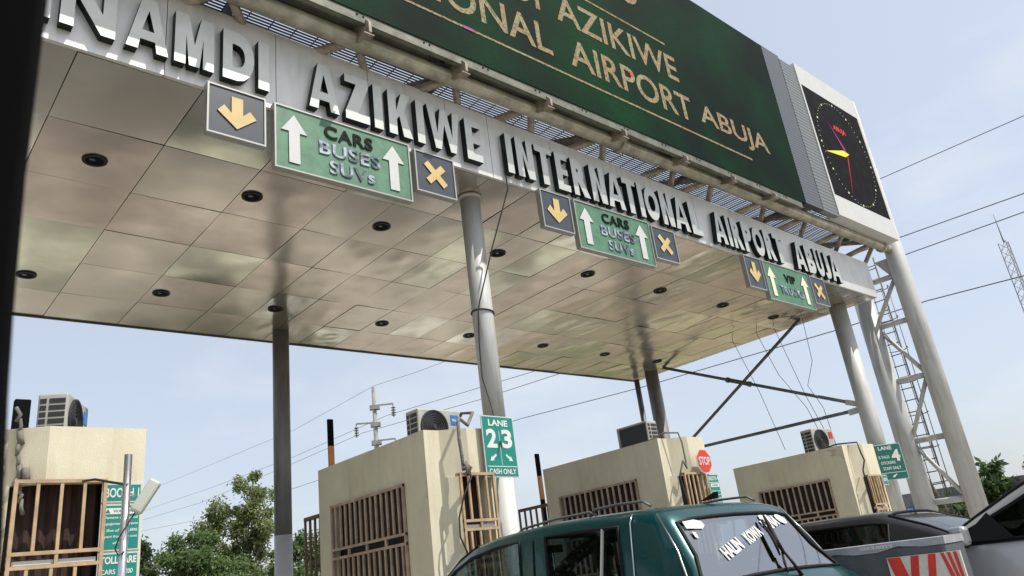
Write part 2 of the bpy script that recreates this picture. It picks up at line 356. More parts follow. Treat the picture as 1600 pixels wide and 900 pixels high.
# ------------------------------------------------------------------ toll canopy
ZS = 6.7375; X0, X1, Y0, Y1 = -5.4, 18.92, 7.13, 15.0
ftop = lambda x: 7.875-.011*x
can = thing('toll_canopy', (X0, Y0, ZS), 'long silver clad toll plaza canopy with a glossy tiled soffit above the booths', 'canopy')
f = MB()                                                    # fascia panels with narrow open joints
js = [X0, -4.2, -2.9, -1.6, -.35, .85, 2.08, 3.33, 4.6, 5.85, 6.62, 7.9, 9.15, 10.4, 11.65, 12.9, 14.15, 15.4, 16.65, X1]
for a, b in zip(js, js[1:]):
    a2, b2 = a+(.004 if a > X0 else 0), b-(.004 if b < X1 else 0)
    v = [(a2, Y0, ZS), (b2, Y0, ZS), (b2, Y0, ftop(b)), (a2, Y0, ftop(a)), (a2, Y0+.05, ZS), (b2, Y0+.05, ZS), (b2, Y0+.05, ftop(b)), (a2, Y0+.05, ftop(a))]
    f.add(v, [(0, 1, 2, 3), (7, 6, 5, 4), (0, 4, 5, 1), (3, 2, 6, 7), (0, 3, 7, 4), (1, 5, 6, 2)])
f.build('fascia', 'fascia', can)
f = MB(); f.box(X0+.01, X1-.01, Y0+.052, Y0+.10, ZS+.03, 7.60); f.build('fascia_backing', 'seam', can)
MB().box(X1-.05, X1, Y0+.053, Y1, ZS, 7.66).build('side_fascia', 'fascia', can); MB().box(X0, X0+.05, Y0+.053, Y1, ZS, 7.9).build('side_fascia', 'fascia', can)
f = MB(); f.box(X0, X1-.052, Y1-.06, Y1, ZS-.02, 7.66); f.build('rear_trim', 'dark_trim', can)
f = MB(); f.box(X0+.06, X1-.06, Y0+.11, Y1-.07, 7.50, 7.56); f.build('roof_sheet', 'roofsheet', can)
# soffit: every tile slightly bulged and tilted like thin composite panel
xs = [X0+.06, -4.9, -3.65, -2.42, -1.2, .03, 1.27, 2.51, 3.73, 4.96, 5.77, 6.58, 7.38, 8.22, 8.93, 9.70, 10.47, 11.24, 12.02, 12.80, 13.58, 14.36, 15.14, 15.92, 16.7, 17.48, 18.26, X1-.05]
ys = [Y0+.05, 8.47, 9.80, 11.05, 12.35, 13.68, Y1-.06]
so = MB(); N = 9
for i, (a, b) in enumerate(zip(xs, xs[1:])):
    for j, (c, d) in enumerate(zip(ys, ys[1:])):
        tx, ty = random.gauss(0, .005), random.gauss(0, .005); bul = random.gauss(.004, .004)
        right = max(0, (a-9)/9); amp = .0008+.006*right+(.005 if (5.7 < a < 8.0 and j >= 2) else 0)+(.002 if random.random() < .2 else 0)
        ph = [random.uniform(0, 6.28) for _ in range(6)]; fx = random.uniform(1.5, 4); fy = random.uniform(1.5, 4)
        vs = []
        for q in range(N+1):
            for p in range(N+1):
                u, t = p/N, q/N; e = 16*u*(1-u)*t*(1-t)
                z = ZS + tx*(u-.5)+ty*(t-.5) - bul*e + amp*e*(math.sin(fx*3*u+ph[0]+2*math.sin(3*t+ph[1]))+math.sin(fy*3*t+ph[2]+2*math.sin(4*u+ph[3])))
                vs.append((a+.005+u*(b-a-.01), c+.005+t*(d-c-.01), z))
        fs = [(q*(N+1)+p, (q+1)*(N+1)+p, (q+1)*(N+1)+p+1, q*(N+1)+p+1) for q in range(N) for p in range(N)]
        so.add(vs, fs, random.choices((0, 1, 2, 3), (5, 2, 3, 1.5))[0], True)
so.build('soffit', ['soffit', 'soffit_b', 'soffit_c', 'soffit_d'], can)
f = MB(); f.box(X0+.06, X1-.06, Y0+.11, Y1-.07, ZS+.03, ZS+.05); f.build('soffit_backing', 'seam', can)
for yy, xx in ((9.17, (-.1, 1.92, 3.91, 6.0, 8.38, 10.68, 12.93, 15.25, 17.46)), (13.1, (-.1, 1.92, 3.95, 6.05, 8.42, 10.76, 13.1, 15.4, 17.62))):
    for x in xx:
        l = MB(); n = 22
        def circ(r, z): return [(x+r*math.cos(2*math.pi*k/n), yy+r*math.sin(2*math.pi*k/n), z) for k in range(n)]
        rings = [circ(.145, ZS-.004), circ(.14, ZS-.022), circ(.105, ZS-.022), circ(.095, ZS+.0)]
        for q in range(3):
            l.add(rings[q]+rings[q+1], [(k, (k+1) % n, n+(k+1) % n, n+k) for k in range(n)], 0, False)
        l.add(circ(.104, ZS-.0195), [tuple(range(n))], 1)
        l.add([(x-.03+.04*math.cos(k), yy-.02+.03*math.sin(k), ZS-.021) for k in range(6)], [tuple(range(6))], 2)
        l.build('downlight', ['lampblack', 'black', 'lamplens'], can)

# raised letters on the fascia
let = thing('facade_lettering', (.2, Y0-.1, 6.9), 'row of raised brushed metal letters spelling the airport name along the silver fascia', 'lettering')
LET = [('N', .42, .98), ('N', 1.06, 1.56), ('A', 1.66, 2.08), ('M', 2.14, 2.56), ('D', 2.66, 3.02), ('I', 3.07, 3.20), ('A', 3.70, 4.10), ('Z', 4.19, 4.53), ('I', 4.60, 4.73), ('K', 4.82, 5.18), ('I', 5.26, 5.38), ('W', 5.44, 6.00), ('E', 6.09, 6.37),
       ('I', 6.84, 6.96), ('N', 7.04, 7.38), ('T', 7.43, 7.79), ('E', 7.86, 8.13), ('R', 8.21, 8.57), ('N', 8.64, 8.98), ('A', 9.02, 9.43), ('T', 9.44, 9.78), ('I', 9.83, 9.95), ('O', 9.99, 10.37), ('N', 10.43, 10.76), ('A', 10.80, 11.21), ('L', 11.28, 11.60),
       ('A', 12.03, 12.40), ('I', 12.46, 12.57), ('R', 12.63, 12.95), ('P', 13.01, 13.31), ('O', 13.36, 13.75), ('R', 13.81, 14.15), ('T', 14.17, 14.52),
       ('A', 14.98, 15.39), ('B', 15.46, 15.80), ('U', 15.87, 16.18), ('J', 16.22, 16.48), ('A', 16.53, 16.96)]
def glyph(ch, w_, t):
    """block capital polygons in a w_ x 1 box, stroke t"""
    if ch == 'I': return [[(0, 0), (w_, 0), (w_, 1), (0, 1)]]
    if ch == 'N': return [[(0, 0), (t, 0), (t, .62), (w_-t*1.05, 0), (w_, 0), (w_, 1), (w_-t, 1), (w_-t, .38), (t*1.05, 1), (0, 1)]]
    if ch == 'M': return [[(0, 0), (t*.95, 0), (t*.95, .60), (w_/2-t*.45, 0), (w_/2+t*.45, 0), (w_-t*.95, .60), (w_-t*.95, 0), (w_, 0), (w_, 1), (w_-t*1.15, 1), (w_/2, .42), (t*1.15, 1), (0, 1)]]
    if ch == 'A':
        c = w_/2; k = t*.95
        L = [(0, 0), (k, 0), (k+(c-k)*.20, .20), (c, .20), (c, .38), (k+(c-k)*.34, .38), (c, .78), (c, 1), (c-t*.58, 1)]
        return [L, [(w_-x, z) for x, z in L][::-1]]
    if ch == 'Z': return [[(0, 0), (w_, 0), (w_, .18), (t*1.45, .18), (w_, .83), (w_, 1), (0, 1), (0, .82), (w_-t*1.45, .82), (0, .17)]]
    if ch == 'E': return [[(0, 0), (w_, 0), (w_, .17), (t, .17), (t, .42), (w_*.92, .42), (w_*.92, .58), (t, .58), (t, .83), (w_*.98, .83), (w_*.98, 1), (0, 1)]]
    if ch == 'L': return [[(0, 0), (w_, 0), (w_, .17), (t, .17), (t, 1), (0, 1)]]
    if ch == 'T': return [[(w_/2-t/2, 0), (w_/2+t/2, 0), (w_/2+t/2, .83), (w_, .83), (w_, 1), (0, 1), (0, .83), (w_/2-t/2, .83)]]
    if ch == 'K': return [[(0, 0), (t, 0), (t, .36), (t*1.35, .45), (w_-t*1.15, 0), (w_, 0), (t*1.95, .58), (w_*.97, 1), (w_-t*1.2, 1), (t, .56), (t, 1), (0, 1)]]
    if ch == 'W': return [[(w_*.19, 0), (w_*.36, 0), (w_*.5, .62), (w_*.64, 0), (w_*.81, 0), (w_, 1), (w_-t*1.0, 1), (w_*.725, .36), (w_*.59, 1), (w_*.41, 1), (w_*.275, .36), (t*1.0, 1), (0, 1)]]
    return None
for ch, a, b in LET:
    mb = MB(); zb = 6.905-.0088*a; zt = 7.575-.0095*a; H_ = zt-zb
    G = glyph(ch, (b-a)/H_, .185)
    if G:
        for P in G: mb.prism([(a+x*H_, zb+z*H_) for x, z in P], Y0-.105, Y0-.004, 0, 1)
    else: add_text(mb, ch, a, b, zb, zt, Y0-.105, Y0-.004, 0, 1, bold=.062)
    mb.build('letter', ['letter_face', 'letter_side'], let)

# ------------------------------------------------------------------ columns
def column(x, y, r, z0, z1, mats, label, split=None, collar=False, group='columns holding up the toll canopy'):
    t = thing('support_column', (x, y, .14), label, 'column', group)
    if split:
        MB().tube([(x, y, z0), (x, y, split)], r+.002, 28).build('painted_base', 'colpaint', t)
        MB().tube([(x, y, split), (x, y, z1)], r, 28).build('shaft', mats, t)
    else: MB().tube([(x, y, z0), (x, y, z1)], r, 28).build('shaft', mats, t)
    if collar: MB().tube([(x, y, z1-.05), (x, y, z1-.005)], r+.03, 28).build('collar', mats, t)
    return t
c1 = column(6.66, 7.76, .150, .14, ZS-.005, 'galv', 'pale grey steel column carrying the LANE 2 3 sign', 2.62, True)
column(18.42, 7.95, .20, .14, ZS-.005, 'galv', 'grey column carrying the LANE 4 sign under the canopy end', None, False)
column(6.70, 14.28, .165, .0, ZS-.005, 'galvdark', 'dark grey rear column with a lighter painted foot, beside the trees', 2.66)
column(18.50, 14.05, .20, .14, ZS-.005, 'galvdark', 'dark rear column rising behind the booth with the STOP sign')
column(-5.1, 7.76, .150, .14, ZS-.005, 'galv', 'grey front column at the far left end of the canopy')
p = MB(); p.tube([(18.62, 14.75, 0), (18.62, 14.75, ZS-.03)], .085, 14)
origin_to(tag(p.build('downpipe', 'bracedark'), 'thin black pipe beside the dark rear column', 'pipe'), (18.62, 14.75, 0))
# cable down the front column
cb = MB(); cb.tube([(6.83, 7.10, 7.2), (6.84, 7.10, 6.6), (6.72, 7.45, 5.8), (6.515, 7.62, 5.0), (6.50, 7.66, 4.86), (6.47, 7.68, 4.4), (6.44, 7.66, 3.9), (6.40, 7.5, 3.5), (6.30, 7.3, 3.1), (6.15, 7.1, 2.85)], .010, 6)
n = 20; cb.tube([(6.66+.160*math.cos(2*math.pi*k/n), 7.76+.160*math.sin(2*math.pi*k/n), 4.88-.02*math.cos(2*math.pi*k/n)) for k in range(n+1)], .012, 6)
origin_to(tag(cb.build('hanging_cable', 'cable'), 'thin black cable hanging down and looped around the column of the LANE 2 3 sign', 'cable'), (6.15, 7.1, 2.85))

# X bracing
br = thing('cross_bracing', (18.4, 8.0, 4.2), 'crossed dark steel tie rods between the canopy end columns', 'bracing')
yb0 = 8.12
for p_, q_ in (((18.4, 13.5, 6.72), (18.4, yb0, 4.28)), ((18.4, 8.98, 6.73), (18.4, 13.95, 3.95)), ((18.4, yb0, 4.15), (18.4, 13.95, 4.22))):
    MB().tube([p_, q_], .042, 10).build('tie_rod', 'bracedark', br)
j = MB(); d = (Vector((18.4, yb0, 4.28))-Vector((18.4, 13.5, 6.72))).normalized(); c = Vector((18.4, 11.13, 5.64))
j.tube([c-d*.38, c-d*.30], .075, 8); j.tube([c-d*.30, c+d*.30], .06, 8); j.tube([c+d*.30, c+d*.38], .075, 8); j.build('turnbuckle', 'bracedark', br)
for zz in (4.27, 4.15):
    MB().bar((18.41, 8.10, zz), (18.41, 8.38, zz+(.12 if zz > 4.2 else -.02)), .10, .13).build('end_plate', 'galv', br)
# loose wires hanging from the canopy end
lw = MB()
for a in (((18.2, 10.9, 6.73), (18.25, 10.5, 5.2), (18.3, 10.2, 3.6)), ((18.3, 10.2, 6.73), (18.35, 9.9, 5.5), (18.4, 9.4, 4.5), (18.2, 9.0, 3.3)), ((18.35, 9.7, 6.72), (18.3, 9.3, 4.8), (18.2, 8.8, 3.1)), ((18.3, 8.85, 6.72), (18.42, 8.95, 5.6), (18.25, 9.15, 5.0), (18.45, 9.0, 4.4), (18.1, 8.75, 3.2))):
    lw.tube(a, .007, 5)
origin_to(tag(lw.build('hanging_wires', 'cable'), 'loose thin wires dangling from the right end of the canopy above the last booth', 'wires'), (18.3, 9.5, 3.2))

# ------------------------------------------------------------------ gantry, screen, clock
PY, PZ = 6.85, 8.0
SY = 6.5; k_ = 6.5/6.2
sx = lambda x: x*k_
sz = lambda z: 1.3+(z-1.3)*k_
pz = lambda x: 7.935+.0105*(x-4)
gan = thing('screen_gantry', (20.0, 6.85, 0), 'rusty tubular steel truss with grated walkway carrying the big screen above the canopy', 'gantry')
MB().tube([(-7, PY, pz(-7)), (20.0, PY, pz(20.0))], .112, 20).build('main_pipe', 'pipe', gan)
for x in (9.3, 19.35):
    MB().tube([(x, PY, pz(x)), (x+.10, PY, pz(x))], .145, 20).build('pipe_flange', 'pipe', gan)
BY, BZ = 9.6, 9.0                      # upper back chord; lower chord behind the fascia
LY, LZ = 7.65, 7.68
MB().tube([(-7, LY, LZ), (20.0, LY, LZ)], .07, 12).build('lower_chord', 'strut', gan)
MB().tube([(-7, BY, BZ), (20.0, BY, BZ)], .08, 12).build('back_chord', 'strut', gan)
nodes = [-4.6, -3.0, -1.4, .6, 2.6, 4.25, 5.8, 7.25, 8.9, 10.8, 12.0, 13.9, 15.6, 17.3, 18.9]
for i, x in enumerate(nodes):
    st = MB(); st.tube([(x, PY, pz(x)), (x-.85, LY, LZ)], .062, 10); st.build('diagonal_strut', 'strut', gan)
    st = MB(); st.tube([(x+.05, PY, pz(x)), (x+.75, LY, LZ)], .055, 10); st.build('diagonal_strut', 'strut', gan)
    if i % 2 == 0: MB().tube([(x, PY+.02, pz(x)+.05), (x-.4, BY, BZ)], .06, 10).build('cross_strut', 'strut', gan)
for x in [v+.45 for v in nodes[::2]]:
    MB().bar((x, 7.1, 8.62), (x, 9.9, 8.62), .09, .10).build('walkway_bearer', 'grate', gan)
gr = MB(); k = 0; y = 7.15
while y < 9.9:
    gr.bar((-7, y, 8.70), (19.9, y, 8.70), .022, .014); y += .056
for i in range(84):
    x = -6.9+i*.32; gr.box(x-.006, x+.006, 7.15, 9.9, 8.716, 8.726)
gr.build('walkway_grating', 'grate', gan)
for x in [4.25, 5.75, 7.35, 9.05, 10.7, 12.2, 13.65, 2.7, 1.2, -.4, -2.0]:
    b = MB(); z = pz(x)
    pr = [(PY+.02, z+.13), (PY-.31, sz(7.78)-.03), (PY-.40, sz(7.78)-.15), (PY-.40, z-.14), (PY-.34, z-.17), (PY-.08, z-.09)]; nn = len(pr)
    b.add([(x-.02, y_, z_) for y_, z_ in pr]+[(x+.02, y_, z_) for y_, z_ in pr], [tuple(range(nn)), tuple(reversed(range(nn, 2*nn)))]+[(i, i+nn, (i+1) % nn+nn, (i+1) % nn) for i in range(nn)])
    b.box(x-.09, x+.05, PY-.40, PY-.28, z-.185, z-.171); b.build('screen_bracket', 'strut', gan)
for bx in (5.75, 10.7):
    cl = MB()
    for q in range(4):
        r_ = random.uniform(.06, .12); cx = bx-.28+random.uniform(-.06, .06)
        cl.tube([(cx+r_*math.cos(t*.7), PY-.17+.03*math.sin(t+q), pz(bx)+.07+r_*.8*math.sin(t*.7)) for t in range(10)], .008, 5)
    cl.build('cable_coil', 'cable', gan)

scr = thing('led_screen', (15.0, SY, sz(7.78)), 'huge dark green LED billboard with pale airport name lettering above the gantry pipe', 'screen')
MB().box(-6.5, 15.02, SY, SY+.22, sz(7.78), sz(11.77)).build('display_panel', 'led', scr)
bm_ = MB(); bm_.box(-6.5, 14.85, SY+.015, SY+.09, sz(7.78)-.14, sz(7.78)-.004); bm_.box(-6.5, 14.85, SY+.09, SY+.32, sz(7.78)-.026, sz(7.78)-.006)
for x in range(-5, 15):
    for dx in (-.09, 0): bm_.disc((x+.2+dx, sz(7.78)-.045), .014, SY+.008, SY+.016, 8, 1)
bm_.build('bottom_beam', ['beam', 'black'], scr)
MB().bar((-6.5, SY+.36, sz(7.78)+.1), (14.9, SY+.36, sz(7.78)+.1), .1, .2).build('rear_beam', 'dark_trim', scr)
def ledtext(s, a, b, z0, z1, mt='ledtext'):
    t = MB(); add_text(t, s, sx(a), sx(b), sz(z0), sz(z1), SY-.006, SY-.001, bold=.012); t.build('display_lettering', mt, scr)
ledtext('WELCOME', 5.0, 8.1, 10.62, 11.15); ledtext('TO', 8.75, 9.82, 10.62, 11.15)
ledtext('NNAMDI', 4.45, 7.15, 9.32, 9.86); ledtext('AZIKIWE', 7.52, 10.60, 9.32, 9.86)
ledtext('INTERNATIONAL', 1.60, 7.28, 8.52, 9.06); ledtext('AIRPORT', 7.67, 10.78, 8.52, 9.06); ledtext('ABUJA', 11.04, 13.36, 8.52, 9.06)
MB().box(sx(2.4), sx(12.54), SY-.006, SY-.001, sz(8.27), sz(8.305)).build('display_rule', 'ledtext', scr)
MB().box(sx(4.5), sx(10.4), SY-.006, SY-.001, sz(10.07), sz(10.105)).build('display_rule', 'ledtext', scr)
MB().box(sx(5.55), sx(5.72), SY-.010, SY-.0065, sz(8.265), sz(8.31)).build('faulty_pixels', 'magenta', scr, label='small patch of magenta faulty pixels')
MB().box(sx(9.12), sx(9.20), SY-.010, SY-.0065, sz(8.90), sz(8.99)).build('faulty_pixels', 'ledred', scr, label='small patch of red faulty pixels')
lp = thing('louvred_panel', (15.65, SY, sz(7.87)), 'grey louvred filler panel between the green screen and the clock', 'panel')
MB().box(15.025, 15.78, SY-.005, SY+.12, sz(7.80), sz(11.77)).build('louvred_sheet', 'louvre', lp)
MB().box(15.783, 16.48, SY-.012, SY+.12, sz(7.80), sz(11.70)).build('ribbed_sheet', 'louvre_light', lp)
MB().bar((15.6, SY+.15, sz(7.87)), (15.45, PY, 8.2), .05, .08).build('support_arm', 'strut', lp)
CY = 6.47; q_ = 6.47/6.1
kx = lambda x: x*q_
kz = lambda z: 1.3+(z-1.3)*q_
ck = thing('led_clock', (kx(17), CY, kz(7.78)), 'white framed black digital clock face with coloured hands at the right end of the screen', 'clock')
cs = MB()
fx0, fx1, fz0, fz1, dx0, dx1, dz0, dz1 = kx(15.55), kx(18.50), kz(7.77), kz(11.72), kx(15.62), kx(18.39), kz(8.28), kz(11.16)
for a in ((fx0, fx1, CY, CY+.30, fz0, dz0), (fx0, fx1, CY, CY+.30, dz1, fz1), (fx0, dx0, CY, CY+.30, dz0, dz1), (dx1, fx1, CY, CY+.30, dz0, dz1)): cs.box(*a)
cs.build('casing', 'white', ck)
MB().box(dx0, dx1, CY+.01, CY+.28, dz0, dz1).build('display', 'ledblack', ck)
cc = (kx(17.03), kz(9.70)); rx, rz_ = 1.29, 1.44
dt = MB()
for i in range(60):
    a = 2*math.pi*i/60; r_ = .030 if i % 5 == 0 else .011
    dt.disc((cc[0]+rx*math.sin(a), cc[1]+rz_*math.cos(a)), r_, CY+.004, CY+.0095, 8, 0)
dt.build('minute_dots', 'leddot', ck)
def hand(tx, tz, wd, m, nm, tail=.05):
    t = Vector((tx-cc[0], tz-cc[1])); L = t.length; t.normalize(); n_ = Vector((-t.y, t.x))
    P = [(cc[0]-t.x*tail, cc[1]-t.y*tail), (cc[0]+t.x*L*.15+n_.x*wd, cc[1]+t.y*L*.15+n_.y*wd), (tx, tz), (cc[0]+t.x*L*.15-n_.x*wd, cc[1]+t.y*L*.15-n_.y*wd)]
    return MB().prism(P, CY+.0+{'minute_hand': .002, 'hour_hand': .0, 'second_hand': .001}[nm], CY+.008).build(nm, m, ck)
hand(kx(16.48), kz(10.42), .05, 'magenta', 'minute_hand'); hand(kx(15.88), kz(9.46), .09, 'ledyellow', 'hour_hand', .12); hand(kx(16.63), kz(8.55), .014, 'ledred', 'second_hand')
t = MB(); add_text(t, 'ABUJA', kx(16.70), kx(17.32), kz(10.25), kz(10.43), CY+.003, CY+.009, bold=.02); t.build('clock_lettering', 'ledred', ck)

# ------------------------------------------------------------------ ladder tower
tw = thing('gantry_tower', (20.0, 7.35, 0), 'tall twin pipe tower with rungs and access ladder at the right end of the canopy', 'tower')
MB().tube([(20.0, 6.80, 0), (20.0, 6.80, 12.55)], .225, 30).build('tower_column', 'galv', tw)
MB().tube([(20.0, 7.92, 0), (20.0, 7.92, 7.4)], .24, 30).build('tower_column', 'galv', tw)
lv = [1.86, 3.32, 4.82, 6.26, 7.45]
for z in lv: MB().tube([(20.0, 6.95, z), (20.0, 7.85, z+.02)], .07, 14).build('cross_tube', 'galv', tw)
for i, (a, b) in enumerate(zip(lv, lv[1:])):
    p_, q2 = ((20, 7.0, a+.1), (20, 7.74, b-.08)) if i % 2 == 0 else ((20, 7.74, a+.1), (20, 7.0, b-.08))
    MB().tube([p_, q2], .052, 12).build('diagonal_tube', 'galv', tw)
gs = MB(); gs.add([(19.97, 6.95, 7.3), (19.97, 6.95, 7.95), (19.97, 7.35, 7.95), (20.03, 6.95, 7.3), (20.03, 6.95, 7.95), (20.03, 7.35, 7.95)], [(0, 2, 1), (3, 4, 5), (0, 1, 4, 3), (1, 2, 5, 4), (2, 0, 3, 5)]); gs.build('gusset_plate', 'galv', tw)
ld = MB()
lx = 20.55
MB().tube([(lx-.10, 8.15, 0), (lx-.10, 8.15, 8.0)], .06, 12).build('ladder_post', 'galv', tw)
for yy in (7.55, 7.90): ld.tube([(lx, yy, .3), (lx, yy, 8.3)], .022, 8)
for i in range(26): ld.tube([(lx, 7.55, .5+i*.3), (lx, 7.90, .5+i*.3)], .014, 6)
for i in range(8):
    z = 1.5+i*.85
    ld.tube([(lx+.02+.33*math.sin(a), 7.725+.30*math.cos(a), z) for a in [math.pi*t/8 for t in range(9)]], .012, 6)
for a in (.25, .5, .75):
    ld.tube([(lx+.02+.33*math.sin(math.pi*a), 7.725+.30*math.cos(math.pi*a), 1.5), (lx+.02+.33*math.sin(math.pi*a), 7.725+.30*math.cos(math.pi*a), 7.5)], .011, 6)
ld.build('access_ladder', 'bracedark', tw)

# ------------------------------------------------------------------ lane signs hung under the fascia
def hung_box(name, x0, x1, z0, z1, face, label, cat, group):
    t = thing(name, (x0, 7.05, z0), label, cat, group); y = 7.03
    b = MB()
    b.box(x0, x1, y, y+.095, z0, z0+.02); b.box(x0, x1, y, y+.095, z1-.02, z1); b.box(x0, x0+.02, y, y+.095, z0+.02, z1-.02); b.box(x1-.02, x1, y, y+.095, z0+.02, z1-.02)
    b.build('frame', 'steel_frame', t)
    MB().box(x0+.02, x1-.02, y+.012, y+.09, z0+.02, z1-.02).build('face_panel', face, t)
    return t, y+.012
def down_box(x0, x1, z0, z1, lab):
    t, y = hung_box('lane_signal', x0, x1, z0, z1, 'slate', lab, 'signal box', 'small square lane signals hung under the fascia')
    w_ = x1-x0; h = z1-z0; cx = (x0+x1)/2; cz = (z0+z1)/2
    a = w_*.085
    a *= 1.15; P = [(-a, .33*h), (a, .33*h), (a, -.01*h), (.22*w_, .12*h), (.33*w_, -.02*h), (0, -.31*h), (-.33*w_, -.02*h), (-.22*w_, .12*h), (-a, -.01*h)]
    MB().prism([(cx+p[0], cz+p[1]) for p in P], y-.012, y-.001, 0, 1).build('down_arrow', ['yellow', 'blackletter'], t)
def cross_box(x0, x1, z0, z1, lab):
    t, y = hung_box('lane_signal', x0, x1, z0, z1, 'slate', lab, 'signal box', 'small square lane signals hung under the fascia')
    w_ = x1-x0; h = z1-z0; cx = (x0+x1)/2; cz = (z0+z1)/2; L = .34*h; a = .075*w_
    m = MB(); c = math.sqrt(.5)
    P = [(-a, -L), (a, -L), (a, -a), (L*.86, -a), (L*.86, a), (a, a), (a, L), (-a, L), (-a, a), (-L*.86, a), (-L*.86, -a), (-a, -a)]
    m.prism([(cx+(x-z)*c, cz+(x+z)*c) for x, z in P], y-.012, y-.001, 0, 1); m.build('cross_mark', ['yellow', 'blackletter'], t)
def green_box(x0, x1, z0, z1, lines, lab, arrow='white'):
    t, y = hung_box('lane_sign', x0, x1, z0, z1, 'green_sign', lab, 'lane sign', 'green lane signs hung under the fascia')
    w_ = x1-x0; h = z1-z0
    for cx in (x0+.13*w_, x1-.14*w_):
        m = MB(); m.prism(arrow_poly(cx, z0+h*.50, .175*w_, h*.76, 0, .42, .36), y-.012, y-.001, 0, 1); m.build('up_arrow', [arrow, 'blackletter'], t)
    n_ = len(lines); lh = h*.21
    for i, (s, a, b, mt) in enumerate(lines):
        zc = z1-h*((.22, .50, .78)[i] if n_ == 3 else (.32, .66)[i])
        m = MB(); add_text(m, s, x0+a*w_, x0+b*w_, zc-lh/2, zc+lh/2, y-.014, y-.001, 0, 0, bold=.022, space=1.1); m.build('sign_lettering', mt, t)
CBS = [('CARS', .34, .70, 'blackletter'), ('BUSES', .30, .75, 'chrome'), ('SUVs', .37, .70, 'chrome')]
down_box(2.50, 3.16, 6.13, 6.765, 'dark square box with yellow down arrow, leftmost of the hanging signs')
green_box(3.26, 5.10, 5.92, 6.765, CBS, 'green CARS BUSES SUVs sign, the leftmost and largest of the three green signs')
cross_box(5.18, 5.82, 6.12, 6.735, 'dark box with yellow cross hung beside the top of the LANE 2 3 column')
down_box(7.42, 8.06, 6.10, 6.735, 'dark box with yellow down arrow, hung left of the middle CARS BUSES SUVs sign')
green_box(8.14, 9.96, 5.90, 6.735, CBS, 'green CARS BUSES SUVs sign, the middle one of the three green signs')
cross_box(10.02, 10.66, 6.08, 6.70, 'dark box with yellow cross, hung right of the middle CARS BUSES SUVs sign')
down_box(12.83, 13.43, 6.02, 6.70, 'dark box with yellow down arrow, hung left of the VIP TRUCKS sign')
green_box(13.50, 15.28, 5.86, 6.70, [('VIP', .42, .66, 'blackletter'), ('TRUCKS', .26, .78, 'chrome')], 'green VIP TRUCKS lane sign at the right end of the fascia', 'pale_yellow')
cross_box(15.36, 15.98, 6.04, 6.68, 'dark box with yellow cross, rightmost hanging sign beside VIP TRUCKS')

